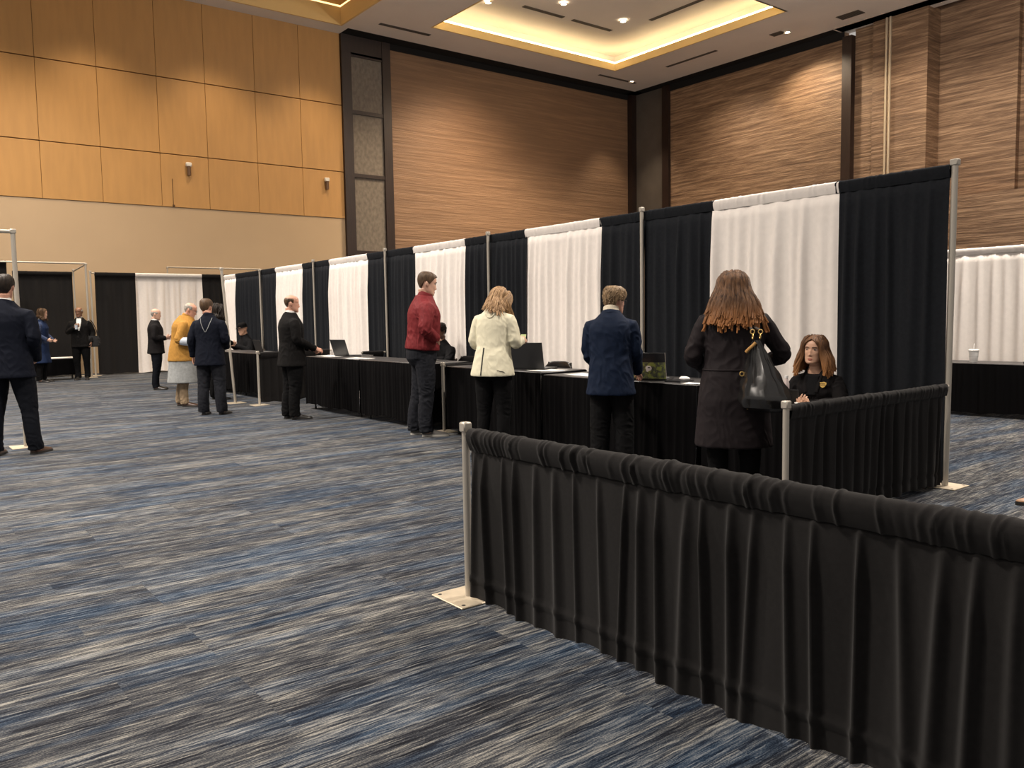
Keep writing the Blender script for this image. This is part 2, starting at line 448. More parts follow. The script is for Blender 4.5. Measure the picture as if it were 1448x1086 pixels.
SUIT = [(-.20,.200,.140,-.004),(-.08,.196,.138,-.004),(.05,.184,.130,0),(.18,.172,.122,0),(.30,.182,.126,0),(.39,.190,.128,-.004),(.445,.184,.118,-.008),(.488,.158,.104,-.012),(.530,.118,.088,-.014),(.570,.086,.074,-.013),(.595,.070,.066,-.012)]
WOMAN = [(-.20,.195,.140,-.010),(-.08,.190,.142,-.010),(.05,.174,.130,-.004),(.18,.154,.114,0),(.30,.162,.118,.004),(.39,.168,.122,.004),(.445,.162,.110,-.004),(.488,.136,.094,-.010),(.530,.100,.080,-.012),(.570,.074,.066,-.012),(.595,.060,.058,-.010)]
NAKED_M = [(-.13,.11,.09,0),(-.06,.165,.115,-.006),(.05,.160,.112,-.004),(.18,.145,.102,0),(.30,.152,.106,0),(.40,.166,.108,-.004),(.455,.160,.096,-.008),(.495,.138,.082,-.010),(.535,.095,.066,-.012),(.570,.060,.056,-.012),(.600,.050,.050,-.010)]

def folds(me, A, pts, seed, base=.35, fz=5.0, fx=11.0):
    co = get_co(me); no = get_no(me); out = co.copy()
    sv = Vector((seed*3.1, seed*1.7, seed*.9))
    P = [(np.array(p), r, k) for p, r, k in pts]
    w = np.full(len(co), base)
    for p, r, k in P: w += k*np.exp(-np.sum((co-p)**2, 1)/(r*r))
    for i in range(len(co)):
        x, y, z = co[i]
        q = Vector((x*fx, y*fx, z*fz + x*3)) + sv
        a = noise.noise(q); b = noise.noise(q*2.3 + Vector((a*1.5, 3, a)))
        out[i] += no[i]*(A*w[i]*((1-abs(b)*2.4)*.62 + a*.35))
    set_co(me, out)

def person(label, loc, heading, H, pose, out, vox=.007, seed=1):
    s = H/1.75; woman = out.get('woman', False); bw = out.get('bw', 1.0); bd = out.get('bd', bw)
    rz = math.atan2(-heading[0], heading[1])
    root = thing('person', label, 'person', loc, rz, out.get('group'))
    hipz = pose.get('hipz', .90); seated = pose.get('seated', False)
    lean = math.radians(pose.get('lean', 2)); cl, sl = math.cos(lean), math.sin(lean)
    hy = pose.get('hipy', 0.0); hx = pose.get('hipx', 0.0)
    def T(p):
        x, y, z = p
        if z <= 0: return Vector((x+hx, y+hy, hipz+z))
        return Vector((x+hx, hy + y*cl + z*sl, hipz + z*cl - y*sl))
    Rl = Matrix.Rotation(-lean, 3, 'X')
    shw = .168 if woman else .188
    shw *= bw
    # head
    nb = T((0, -.012, .585))
    hp = pose.get('head', (0, 5, 0))
    Hm = Matrix.Translation(nb + Vector((hp[3] if len(hp) > 3 else 0, (hp[5] if len(hp) > 5 else 0) + .026 + .02*math.sin(math.radians(hp[1])), .138 + (hp[4] if len(hp) > 4 else 0) - .012*abs(math.sin(math.radians(hp[1])))))) @ Matrix.Rotation(math.radians(hp[0]), 4, 'Z') @ Matrix.Rotation(-math.radians(hp[1]), 4, 'X') @ Matrix.Rotation(math.radians(hp[2]), 4, 'Y')
    hk = out.get('headk', 1.0)
    Hm = Hm @ Matrix.Scale(hk, 4)
    if woman: Hm = Hm @ Matrix.Diagonal((1.05, 1.0, .955, 1))
    # ---- body
    mb = MB()
    head_mesh(mb, Hm, woman, out.get('nose', 1.0))
    nr = .047 if woman else .055
    hn = Hm @ Vector((0, -.030, -.060))
    mb.tube([tuple(T((0,-.014,.54))), tuple(nb), tuple((nb+hn)/2), tuple(hn)], [(nr*1.5,nr*1.2), nr*1.05, nr*.98, nr], 18)
    mb.loft([sring(T((0, y, z)), a*bw*.97, b*bd*.95, tilt=Rl if z > 0 else None) for z, a, b, y in NAKED_M])
    sleeves = []; wr = []
    for sd, key in ((1, 'R'), (-1, 'L')):
        el, wri, hd, pn, cu = pose[key]
        sh = T((sd*shw*.97, -.006, .442)); si = T((sd*shw*.60, -.008, .430))
        el = Vector(el); wri = Vector(wri)
        path = spline([tuple(sh), tuple(sh*.48+el*.52+Vector((sd*.006,0,0))), tuple(el), tuple(el*.5+wri*.5), tuple(wri)], 15)
        mb.tube([tuple(si)]+path, [.050]+list(np.interp(np.linspace(0,1,15), [0,.2,.5,.6,1], [.052,.046,.038,.038,.026])), 12)
        hand(mb, wri, hd, pn, sd > 0, cu, .93 if woman else 1.02, pose.get('spread', .10))
        sleeves.append((si, path, sh, el, wri, sd)); wr.append(wri)
    legs = []
    for sd, key in ((1, 'FR'), (-1, 'FL')):
        fx, fy, toe = pose.get(key, (sd*.10, 0, -sd*8))[:3]
        lift = (pose.get(key, ()) + (0,)*4)[3] if len(pose.get(key, ())) > 3 else 0
        hj = Vector((sd*.088*bw+hx, hy, hipz-.02)); an = Vector((fx, fy-.045, .085+lift))
        if seated: kn = Vector((sd*.12+hx, hy+.43, hipz+.03))
        else:
            kn = hj*.46 + an*.54 + Vector((sd*.006, pose.get('knee', .018), 0))
        path = spline([tuple(hj), tuple((hj+kn)/2 + Vector((0,.01,0))), tuple(kn), tuple((kn+an)/2 + Vector((0,-.012,0))), tuple(an)], 17)
        mb.tube(path, list(np.interp(np.linspace(0,1,17), [0,.25,.5,.65,1], [.084,.074,.052,.050,.036])), 14)
        mb.tube([tuple(an+Vector((0,0,.02))), tuple(an+Vector((0,0,-.03))), tuple(an+Vector((-math.sin(math.radians(toe))*.09, math.cos(math.radians(toe))*.09, -.055)))], [.036,.036,.022], 10)
        legs.append((path, fx, fy, toe, lift, hj, kn, an))
    mb.xf(Matrix.Scale(s, 4))
    body = remesh(mb, 'body', out.get('skin', M['skin']), vox*.85, 2, root)
    # ---- trousers
    if 'trousers' in out:
        tm = MB(); tb = out.get('leg', (.098,.072,.062))
        pel = [(-.14,.13,.105,0),(-.07,.178,.128,-.008),(.0,.180,.130,-.006),(.08,.168,.122,0),(.16,.155,.112,0)]
        tm.loft([sring(T((0, y, z)), a*bw, b*bd, tilt=Rl if z > 0 else None) for z, a, b, y in pel])
        for path, fx, fy, toe, lift, hj, kn, an in legs:
            tm.tube(path[:-1]+[tuple(an+Vector((0,.004,.01))), tuple(an+Vector((0,.008,-.035)))], list(np.interp(np.linspace(0,1,18), [0,.25,.5,.7,1], [tb[0]*bw, tb[0]*.93*bw, tb[1], (tb[1]+tb[2])/2, tb[2]])), 18)
        tm.xf(Matrix.Scale(s, 4))
        tr = remesh(tm, 'trousers', out['trousers'], vox, 5, root)
        kp = [(np.array(l[6])*s, .13, 1.0) for l in legs] + [(np.array(l[7])*s, .12, 1.3) for l in legs] + [((0,0,(hipz-.1)*s), .14, .9)]
        folds(tr.data, .0075*out.get('fold', 1), kp, seed+5, .3, 9, 7)
    # ---- shoes
    for path, fx, fy, toe, lift, hj, kn, an in legs:
        R = Matrix.Translation((fx, fy, lift)) @ Matrix.Rotation(math.radians(toe), 4, 'Z')
        k = .90 if woman else 1.0
        sh = MB()
        st = [(-.085,.012,.050),(-.078,.026,.068),(-.055,.034,.088),(-.02,.036,.095),(.02,.038,.082),(.06,.042,.064),(.10,.047,.052),(.14,.046,.044),(.17,.038,.038),(.192,.022,.030),(.198,.008,.022)]
        rings = []
        for y, w, h in st:
            r = []
            for j in range(16):
                a = 2*PI*j/16; x = w*k*math.cos(a); z = math.sin(a)
                zz = .016 + (h-.016)*max(z, 0)**.9 if z > 0 else .016 + .004*z
                r.append((x, y*k, zz))
            rings.append(r)
        sh.loft(rings); sh.xf(Matrix.Scale(s, 4) @ R)
        so_ = sh.build('shoe', out.get('shoes', M['shoe_black']), root)
        sm = MB(); rr = []
        for y, w, h in st: rr.append((w*1.06*k, y*1.015*k))
        loop = [(x, y) for x, y in rr] + [(-x, y) for x, y in rr[::-1]]
        n = len(loop)
        sm.add([(x,y,0.0) for x,y in loop]+[(x,y,.020) for x,y in loop], [tuple(range(n-1,-1,-1)), tuple(range(n,2*n))]+[(i,(i+1)%n,(i+1)%n+n,i+n) for i in range(n)])
        sm.xf(Matrix.Scale(s, 4) @ R)
        sm.build('sole', out.get('sole', M['sole']), so_, smooth=False)
    # ---- under layer seen below the jacket (robe, skirt)
    def garment(name, mat, hem, st, sleeves_on, cuff, seed2, infl=1.0, flare=0.0, collar_cut=None, foldA=.007, sl_r=None, front_back=None, sleeve_end=1.0, smooth=11):
        gm = MB(); hz = hem/s - hipz
        sts = [q for q in st if q[0] > hz+.03 and (collar_cut is None or q[0] <= collar_cut)]
        a0 = float(np.interp(hz, [q[0] for q in st], [q[1] for q in st])); b0 = float(np.interp(hz, [q[0] for q in st], [q[2] for q in st]))
        y0 = float(np.interp(hz, [q[0] for q in st], [q[3] for q in st]))
        ext = max(0.0, -.10-hz)
        sts = [(hz, a0*(1+flare*(ext+.1)), b0*(1+flare*(ext+.1)), y0), (hz+.03, a0*(1+flare*(ext+.07)), b0*(1+flare*(ext+.07)), y0)] + sts
        gm.loft([sring(T((0, y, z)), a*bw*infl, b*bd*infl, 36, tilt=Rl if z > 0 else None) for z, a, b, y in sts])
        if sleeves_on:
            r = sl_r or ((.068,.063,.055,.053,.042) if woman else (.072,.067,.059,.056,.045))
            for si, path, sh, el, wri, sd in sleeves:
                nn = max(4, int(round(len(path)*sleeve_end)))
                pp = path[:nn]
                rad = list(np.interp(np.linspace(0,1,len(path)), [0,.2,.5,.62,1], r))[:nn]
                i2 = T((sd*shw*.45, -.008, .435))
                gm.tube([tuple(i2), tuple(T((sd*shw*.74,-.008,.450)))]+pp, [r[0]*.85, r[0]*1.02]+rad, 18)
        gm.xf(Matrix.Scale(s, 4))
        g = remesh(gm, name, mat, vox, smooth, root)
        kp = []
        if sleeves_on:
            for si, path, sh, el, wri, sd in sleeves:
                kp += [(np.array(el)*s, .10, 1.5), (np.array(wri)*s, .09, .9), (np.array(T((sd*.15,0,.40)))*s, .09, 1.1)]
        kp += [(np.array(T((0,0,.16)))*s, .20, .7), (np.array((0,0,hem+.05)), .22, .5)]
        folds(g.data, foldA*out.get('fold', 1), kp, seed2, .35, 6, 9)
        return g
    st = WOMAN if woman else SUIT
    if 'under' in out:
        u = out['under']; garment(u.get('name', 'shirt'), u['mat'], u['hem'], st, u.get('sleeves', False), .05, seed+9, u.get('infl', .95), u.get('flare', .3))
    t = out['top']
    jk = garment(t.get('name', 'jacket'), t['mat'], t['hem'], st, True, .05, seed, t.get('infl', 1.0), t.get('flare', .25), t.get('cut'), t.get('fold', .007), t.get('sl_r'), sleeve_end=t.get('sleeve_end', 1.0))
    deps = bpy.context.evaluated_depsgraph_get()
    bvh = BVHTree.FromPolygons([v.co.copy() for v in jk.data.vertices], [tuple(p.vertices) for p in jk.data.polygons])
    ctx = dict(root=root, body=body, jacket=jk, bvh=bvh, s=s, T=T, Hm=Hm, nb=nb, sleeves=sleeves, hipz=hipz)
    # ---- collars
    def collar(name, mat, r, h, tilt=12, z=.575, off=0.0, parent=root, thick=.012, yoff=-.014, flare=1.0):
        c = MB(); n = 32; rings = []
        prof = [(0, 1.0), (h*.5, .97), (h, .93*flare), (h+.004, .93*flare-thick/r*.5), (h, .93*flare-thick/r), (h*.4, .97-thick/r), (-.01, 1-thick/r)]
        tm = Matrix.Rotation(-lean-math.radians(tilt), 4, 'X')
        for hh, k in prof:
            ring = []
            for j in range(n):
                a = 2*PI*j/n
                q = Vector((r*k*math.cos(a), r*k*1.04*math.sin(a), hh))
                ring.append(tuple((T((0, yoff+off, z)) + (tm @ q))*s))
            rings.append(ring)
        n2 = len(rings); v = [p for rr in rings for p in rr]; f = []
        for i in range(n2):
            for j in range(n):
                a = i*n+j; b2 = i*n+(j+1)%n; c2 = ((i+1)%n2)*n+(j+1)%n; d2 = ((i+1)%n2)*n+j
                f.append((a, b2, c2, d2))
        c.add(v, f); return c.build(name, mat, parent)
    for cargs in out.get('collars', []): collar(**cargs)
    # ---- hair
    hr = out.get('hair')
    if hr: hair(ctx, hr, seed)
    # ---- face
    if out.get('face'):
        for sg in (-1, 1):
            e = MB(); e.ell((0,0,0), (.0125,.0085,.0062), 16, 10); 
            q = MB(); q.ell((0,.0054,0), (.0066,.0040,.0064), 12, 8)
            e.add(q.v, q.f, 1)
            p0 = head_pt(math.atan2(sg*.031, .09), .012)
            e.xf(Matrix.Scale(s, 4) @ Hm @ Matrix.Translation((sg*.031, .0795, .012)) @ Matrix.Rotation(-sg*.18, 4, 'Z'))
            e.build('eye', [M['eyewhite'], M['iris']], root)
            b_ = MB(); pts = [Hm @ Vector((sg*x, y, z)) for x, y, z in ((.013,.0955,.030),(.024,.096,.0345),(.036,.091,.0345),(.047,.083,.030))]
            b_.tube([tuple(p) for p in pts], [(.003,.002),(.0042,.0028),(.0038,.0026),(.002,.0015)], 8); b_.xf(Matrix.Scale(s,4))
            b_.build('eyebrow', out['face'].get('brow', M['hair_dark']), root)
        l = MB()
        l.tube([tuple(Hm @ Vector(p)) for p in ((-.022,.0905,-.0715),(-.011,.0985,-.067),(0,.1005,-.0675),(.011,.0985,-.067),(.022,.0905,-.0715))], [.0015,(.004,.003),(.0042,.003),(.004,.003),.0015], 8)
        l.tube([tuple(Hm @ Vector(p)) for p in ((-.020,.0905,-.0730),(-.010,.0975,-.0765),(0,.0992,-.0775),(.010,.0975,-.0765),(.020,.0905,-.0730))], [.0015,(.0045,.0035),(.005,.004),(.0045,.0035),.0015], 8)
        l.xf(Matrix.Scale(s,4)); l.build('lips', M['lip'], root)
    if out.get('glasses'):
        g = MB()
        for sg in (-1, 1):
            g.torus(Hm @ Vector((sg*.033,.104,.010)), .020, .0016, Hm.to_3x3() @ Vector((sg*.15,1,0)), 20, 6)
            g.tube([tuple(Hm @ Vector(p)) for p in ((sg*.052,.100,.014),(sg*.072,.07,.016),(sg*.081,-.01,.014),(sg*.080,-.03,.0))], .0016, 6)
        g.tube([tuple(Hm @ Vector(p)) for p in ((-.013,.106,.013),(0,.110,.015),(.013,.106,.013))], .0016, 6)
        g.xf(Matrix.Scale(s,4)); g.build('glasses', M['black_metal'], root)
    return ctx

def grid_mesh(mb, rows):
    n = len(rows[0]); v = [p for r in rows for p in r]; f = []
    for i in range(len(rows)-1):
        for j in range(n-1):
            a = i*n+j; f.append((a, a+1, a+n+1, a+n))
    mb.add(v, f)

def hair(ctx, hr, seed):
    Hm, s, root, bvh = ctx['Hm'], ctx['s'], ctx['root'], ctx['bvh']
    kind = hr['kind']; r = random.Random(seed*13+1); mb = MB()
    if kind == 'short':
        A = [0,30,50,66,78,92,108,125,150,180]; Z = hr.get('line', [.078,.076,.066,.040,.000,.012,.018,-.030,-.062,-.068])
        th0, th1, n = -180, 180, 73
        zt = lambda t: HZ[-1]
        thick = hr.get('thick', .014)
    elif kind == 'fringe':
        A = [0,60,78,92,108,125,150,180]; Z = [.02,.02,.000,.014,.018,-.030,-.060,-.066]
        th0, th1, n = hr.get('from', 62), 360-hr.get('from', 62), 61
        zt = lambda t: hr.get('top', .070) - .02*math.cos(math.radians(t))*0
        thick = hr.get('thick', .008)
    elif kind in ('long', 'bob'):
        A = [0,14,28,42,56,75,100,180]; Z = hr.get('line', [.090,.080,.062,.030,-.015,-.05,-.07,-.075])
        th0, th1, n = -180, 180, 73
        zt = lambda t: HZ[-1]; thick = hr.get('thick', .018)*.62
    rows = []; m = 30
    for i in range(m):
        row = []
        for j in range(n):
            t = th0 + (th1-th0)*j/(n-1)
            ta = abs((t+180) % 360 - 180)
            zb = float(np.interp(ta, A, Z)); z1 = zt(t)
            k = i/(m-1); z = z1 + (zb-z1)*(math.sin(k*PI/2) if kind != 'fringe' else k)
            edge = min(1.0, (1-k)*(5 if kind == 'short' else 3.2))
            if kind == 'fringe': edge = min(edge, k*4, 1.0) * min(1.0, (min(j, n-1-j))/4)
            off = -.004 + (thick+.004)*edge**.6 if i else 0
            nv = noise.noise(Vector((math.sin(math.radians(t))*16, math.cos(math.radians(t))*16, z*22+seed)))
            off += .004*nv*edge*hr.get('rough', 1)
            p = head_pt(math.radians(t), z, off)
            if i == 0 and kind != 'fringe': p = Vector((0, p.y*0-.01, HZ[-1]+thick+.002))
            if hr.get('vol') and z > .03: p.z += hr['vol']*edge
            row.append(tuple((Hm @ p)*s))
        rows.append(row)
    grid_mesh(mb, rows)
    # tufts / locks
    N = hr.get('n', 0)
    for i in range(N):
        if kind == 'short':
            t = math.radians(r.uniform(-180, 180)); z = r.uniform(-.03, .117)
            if z < float(np.interp(abs(math.degrees(t)), A, Z))+.02: continue
            pts = [Hm @ head_pt(t, z, thick*.6), Hm @ head_pt(t+r.uniform(-.08,.08), z-.014, thick+.002), Hm @ head_pt(t+r.uniform(-.16,.16), z-.036, thick*.9)]
            mb.tube([tuple(p*s) for p in pts], [.0045*s,.0050*s,.0015*s], 5)
        elif kind in ('long', 'bob'):
            sgn = 1 if r.random() < .5 else -1
            tdeg = r.uniform(hr.get('tmin', 42), 180); t = math.radians(tdeg)*sgn
            pts = []; zz = r.uniform(.095, .116); off0 = hr.get('thick', .018) + r.uniform(-.010, .010)
            zend = hr.get('zend', -.065) + r.uniform(-.045, .030)
            for q in np.linspace(0, 1, 7):
                off = off0*(.72+.28*q); z = zz + (zend-zz)*q
                tt = t*(.70+.30*q) if tdeg < 120 else t
                pts.append(Hm @ head_pt(tt, z, off))
            L = hr['len']*r.uniform(hr.get('lmin', .86), 1.04); last = pts[-1].copy(); out = (Hm.to_3x3() @ Vector((math.sin(t), math.cos(t), 0))).normalized()
            ph = r.uniform(0, 6); wv = hr.get('wave', .010)
            fl = hr.get('flare', .03)
            nst = 9; end = last + Vector((0,0,-L)) + out*fl
            co, nn, idx, dd_ = bvh.find_nearest(end*s)
            if co is not None and (end*s-co).dot(nn) < .022: end = (co + nn*(.022+r.uniform(0,.012)))/s
            for q in range(1, nst+1):
                k = q/nst
                p = last.lerp(end, k) + out*(.012*math.sin(k*PI)) + Vector((math.sin(k*7+ph)*wv*k, math.cos(k*6+ph)*wv*k*.7, 0))
                pts.append(p)
            for _ in range(3): pts = [pts[0]] + [(pts[q-1]+pts[q]*2+pts[q+1])*.25 for q in range(1, len(pts)-1)] + [pts[-1]]
            P2 = []
            for p in pts:
                p = p*s
                co, nn, idx, d = bvh.find_nearest(p)
                if co is not None:
                    dd = (p-co).dot(nn)
                    if dd < .008: p = co + nn*(.008+r.uniform(0,.006))
                P2.append(p)
            rr = np.interp(np.linspace(0,1,len(P2)), [0,.3,.75,1], [.006,.0115,.0120,hr.get('tip', .003)])*s*r.uniform(.8,1.2)*hr.get('lw', 1.0)
            mb.tube([tuple(p) for p in P2], [(float(q)*1.25, float(q)*.75) for q in rr], 6)
    o = mb.build('hair', hr['mat'], root)
    return o

def on_back(ctx, x, z, off=.004, front=False):
    """point on the jacket's back (or front) at local x, z"""
    d = Vector((0,-1,0)) if front else Vector((0,1,0))
    co, nn, i, dist = ctx['bvh'].ray_cast(Vector((x, .8 if front else -.8, z)), d)
    if co is None: return Vector((x, (.12 if front else -.12), z))
    return co + nn*off

def ribbon(ctx, pts, w, name, mat, off=.004, front=False, thick=.003):
    mb = MB(); P = [on_back(ctx, x, z, off, front) for x, z in pts]
    mb.tube([tuple(p) for p in P], [(w, thick)]*len(P), 8, side=(1,0,0))
    return mb.build(name, mat, ctx['root'])

SIDE_R = ((.245,-.03,1.13),(.255,.05,.885),(0,.12,-1),(-1,.1,0),.5)
SIDE_L = ((-.245,-.03,1.13),(-.255,.05,.885),(0,.12,-1),(1,.1,0),.5)
# ------------------------------------------------------------------ setting
def struct(name, mb, mat, smooth=False, label=None, parent=None):
    o = mb.build(name, mat, parent, smooth=smooth)
    if parent is None: o['kind'] = 'structure'
    if label: o['label'] = label
    return o
def B(*boxes):
    mb = MB()
    for lo, hi in boxes: mb.box(lo, hi)
    return mb
YB, XR, ZC = 25.0, 26.0, 10.6
X0, Y0 = -9.0, -6.0
fl = MB(); fl.add([(X0,Y0,0),(XR,Y0,0),(XR,YB,0),(X0,YB,0)], [(0,1,2,3)])
fl.box((X0,Y0,-.2),(XR,YB,-.002)); struct('floor', fl, M['carpet'])

# back wall: veneer panels over a beige lower band, dark framed panels, woven covering
FX = 12.48
w = MB(); w.box((X0,YB,0),(FX,YB+.3,4.69)); wl = struct('wall_back', w, M['beige_paint'])
rows_z = [(4.70,6.185),(6.21,8.32),(8.345,10.6)]
edges = [-8.9,-7.2,-5.4,-3.7,-2.0,-.3,1.45,2.98+.75,5.20,6.75+.0,8.10,9.6,11.05,FX]
for z0, z1 in rows_z:
    for a, b_ in zip(edges[:-1], edges[1:]):
        p = MB(); p.box((a+.005,YB-.02,z0),(b_-.005,YB+.1,z1), bev=.004); struct('wall_panel', p, M['veneer'], parent=wl)
s_ = MB(); s_.box((X0,YB+.03,4.68),(FX,YB+.2,10.6)); struct('seam_backing', s_, M['seam'], parent=wl)
s_ = MB(); s_.box((7.045,YB-.03,4.72),(7.06,YB,5.5)); s_.box((7.03,YB-.04,4.70),(7.09,YB,4.76)); struct('conduit', s_, M['seam'], parent=wl)
# dark framed fabric panels
w = MB(); w.box((FX,YB-.12,0),(FX+.34,YB+.2,10.6)); w.box((13.97,YB-.12,0),(14.28,YB+.2,10.6))
for z in (10.0, 8.17, 6.12, 3.6): w.box((FX+.3,YB-.10,z-.06),(14.0,YB+.2,z+.06))
w.box((FX+.3,YB-.10,10.0),(14.0,YB+.2,10.6))
struct('trim_1', w, M['dark_wood'])
for a, b_ in ((0,3.6),(3.6,6.12),(6.12,8.17),(8.17,10.0)):
    p = MB(); p.box((FX+.34,YB-.05,a+.06),(13.97,YB+.2,b_-.06)); struct('wall_panel_fabric', p, M['fabric_panel'], parent=wl)
w = MB(); w.box((14.28,YB,0),(25.72,YB+.3,10.6)); struct('wall_back_woven', w, M['wallcover_back'])
w = MB(); w.box((14.28,YB-.03,10.42),(25.9,YB+.02,10.62)); w.box((FX,24.36,10.62),(26.0,25.3,10.9)); struct('trim_2', w, M['black_reveal'])
w = MB(); w.box((25.72,YB-.25,0),(26.02,YB+.2,10.6)); struct('trim_3', w, M['dark_wood'])

# right wall
w = MB(); w.box((XR,23.2,0),(XR+.3,YB-.2,10.6)); struct('wall_right_panel', w, simple('taupe_panel',(0.095,0.078,0.065),.7,var=.1,vscale=2))
w = MB(); w.box((XR-.14,22.87,0),(XR+.2,23.2,10.6)); w.box((XR-.12,15.0,0),(XR+.2,15.33,10.4)); struct('trim_4', w, M['dark_wood'])
w = MB(); w.box((XR,15.33,0),(XR+.3,22.87,10.6)); w.box((XR+.12,14.3,0),(XR+.4,15.0,10.6))
w.box((XR-.05,12.85,0),(XR+.4,14.3,10.9)); w.box((XR-.05,12.55,0),(XR+1.0,12.85,11.4)); w.box((XR+.75,10.35,4.77),(XR+1.2,12.6,11.6))
w.box((XR-.02,-6,0),(XR+1.2,12.6,4.77)); w.box((XR+.95,-6,4.77),(XR+1.3,10.35,11.6)); w.box((XR+.72,10.30,4.77),(XR+1.25,10.42,11.6))
struct('wall_right', w, M['wallcover_side'])
w = MB()
for y in (13.68, 13.80): w.box((XR-.13,y,0),(XR-.05,y+.06,10.85), bev=.01)
struct('trim_5', w, M['metal_channel'])
w = MB(); w.box((25.5,15.4,10.62),(26.3,24.9,10.9)); w.box((XR-.03,15.33,10.36),(XR+.02,22.9,10.62)); struct('trim_6', w, M['black_reveal'])

# ceiling with two recessed trays; everything sits at ZC
TX0, TX1, TY0, TY1 = 14.65, 22.76, 15.40, 22.76
LX0, LX1, LY0, LY1 = 3.6, 12.18, 15.4, 24.25
c = MB()
T_ = .25
def slab(x0,y0,x1,y1,z=ZC): c.box((x0,y0,z),(x1,y1,z+T_))
TX0-=.06; TX1+=.06; TY0-=.06; TY1+=.06; LX0-=.06; LX1+=.06; LY1+=.06
slab(X0,Y0,26.3,15.4); slab(X0,15.4,LX0,YB); slab(LX0,LY1,LX1,YB); slab(LX1,15.4,TX0,24.36); slab(LX1,24.36,FX+.0,YB)
slab(TX0,TY1,TX1,24.36); slab(TX1,15.4,25.5,24.36); slab(25.5,12.0,26.0,15.45)
TX0+=.06; TX1-=.06; TY0+=.06; TY1-=.06; LX0+=.06; LX1-=.06; LY1-=.06
ce = struct('ceiling', c, M['ceiling'])
c = MB(); c.box((26.0,-6,11.2),(28,15.4,11.5)); struct('ceiling_high', c, M['ceiling'], parent=ce)
def tray(x0,x1,y0,y1,fh,up,gold):
    f = MB(); t = .06
    f.box((x0-t,y0-t,ZC),(x1+t,y0,ZC+fh)); f.box((x0-t,y1,ZC),(x1+t,y1+t,ZC+fh)); f.box((x0-t,y0,ZC),(x0,y1,ZC+fh)); f.box((x1,y0,ZC),(x1+t,y1,ZC+fh))
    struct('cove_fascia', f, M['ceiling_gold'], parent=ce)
    g = MB(); k = .55; z = ZC+up
    g.box((x0-k,y0-k,z),(x1+k,y1+k,z+.1))
    g.box((x0-k-.1,y0-k,ZC+.2),(x0-k,y1+k,z)); g.box((x1+k,y0-k,ZC+.2),(x1+k+.1,y1+k,z)); g.box((x0-k,y0-k-.1,ZC+.2),(x1+k,y0-k,z)); g.box((x0-k,y1+k,ZC+.2),(x1+k,y1+k+.1,z))
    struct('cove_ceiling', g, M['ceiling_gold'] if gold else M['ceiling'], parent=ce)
    # raised inner field with a stepped border
    h = MB(); q = 1.3
    h.box((x0+q,y0+q,z-.10),(x1-q,y1-q,z)); struct('cove_inner_step', h, M['ceiling'], parent=ce)
    L = MB(); e = .05; zz = ZC+fh
    L.box((x0-.11,y1+.0,zz),(x1+.11,y1+.05,zz+.055)); L.box((x1+.0,y0,zz),(x1+.05,y1,zz+.055)); L.box((x0-.05,y0,zz),(x0,y1,zz+.055)); L.box((x0,y0-.05,zz),(x1,y0,zz+.055))
    return L
L = tray(TX0,TX1,TY0,TY1,.26,.75,False)
o = L.build('cove_led_strip', M['led'], smooth=False); tag(o, 'glowing golden light strip around the square ceiling recess', 'light strip')
L = tray(LX0,LX1,LY0,LY1,.55,1.0,True)
o = L.build('cove_led_strip', emit('led_strip_dim', (1.0,.66,.28), 2.2), smooth=False); tag(o, 'dim warm strip in the ceiling recess above the honey coloured wall', 'light strip')

# slot diffusers
def vent(label, lo, hi):
    t = thing('ceiling_vent', label, 'ceiling vent', (lo[0], lo[1], hi[2]), 0, 'slot diffusers in the ceiling')
    w_, d_ = hi[0]-lo[0], hi[1]-lo[1]; zt = lo[2]-hi[2]
    f = MB(); e = .025
    f.box((0,0,zt),(w_,e,0)); f.box((0,d_-e,zt),(w_,d_,0)); f.box((0,e,zt),(e,d_-e,0)); f.box((w_-e,e,zt),(w_,d_-e,0)); f.build('frame', M['vent_grey'], t, smooth=False)
    s2 = MB(); n = 4
    for i in range(n):
        if w_ > d_: s2.box((e, e+(d_-2*e)*i/n, zt+.006),(w_-e, e+(d_-2*e)*(i+.55)/n, 0))
        else: s2.box((e+(w_-2*e)*i/n, e, zt+.006),(e+(w_-2*e)*(i+.55)/n, d_-e, 0))
    s2.build('slats', M['vent_grey'], t, smooth=False)
    b_ = MB(); b_.box((e,e,-.004),(w_-e,d_-e,-.001)); b_.build('backing', M['hole'], t, smooth=False)
VZ = (ZC-.015, ZC)
vent('slot vent in flat ceiling above dark framed panels', (13.1,23.35,VZ[0]),(14.95,23.5,VZ[1]))
vent('slot vent in flat ceiling near the far corner downlight', (22.6,23.4,VZ[0]),(24.6,23.52,VZ[1]))
vent('slot vent in ceiling along right side of golden recess', (23.95,19.0,VZ[0]),(24.08,21.3,VZ[1]))
vent('square grille in ceiling beside the brown column top', (24.5,14.0,VZ[0]),(24.9,14.75,VZ[1]))
vent('short dark grille beside the right ceiling downlight', (24.15,16.5,VZ[0]),(24.45,16.95,VZ[1]))
IZ = (ZC+.65-.015, ZC+.65)
vent('left slot vent of two in a line inside the golden recess', (17.0,21.0,IZ[0]),(18.7,21.16,IZ[1]))
vent('right slot vent of two in a line inside the golden recess', (19.1,21.0,IZ[0]),(20.9,21.16,IZ[1]))
vent('slot vent crossing inside right end of the golden recess', (21.2,17.3,IZ[0]),(21.36,19.6,IZ[1]))

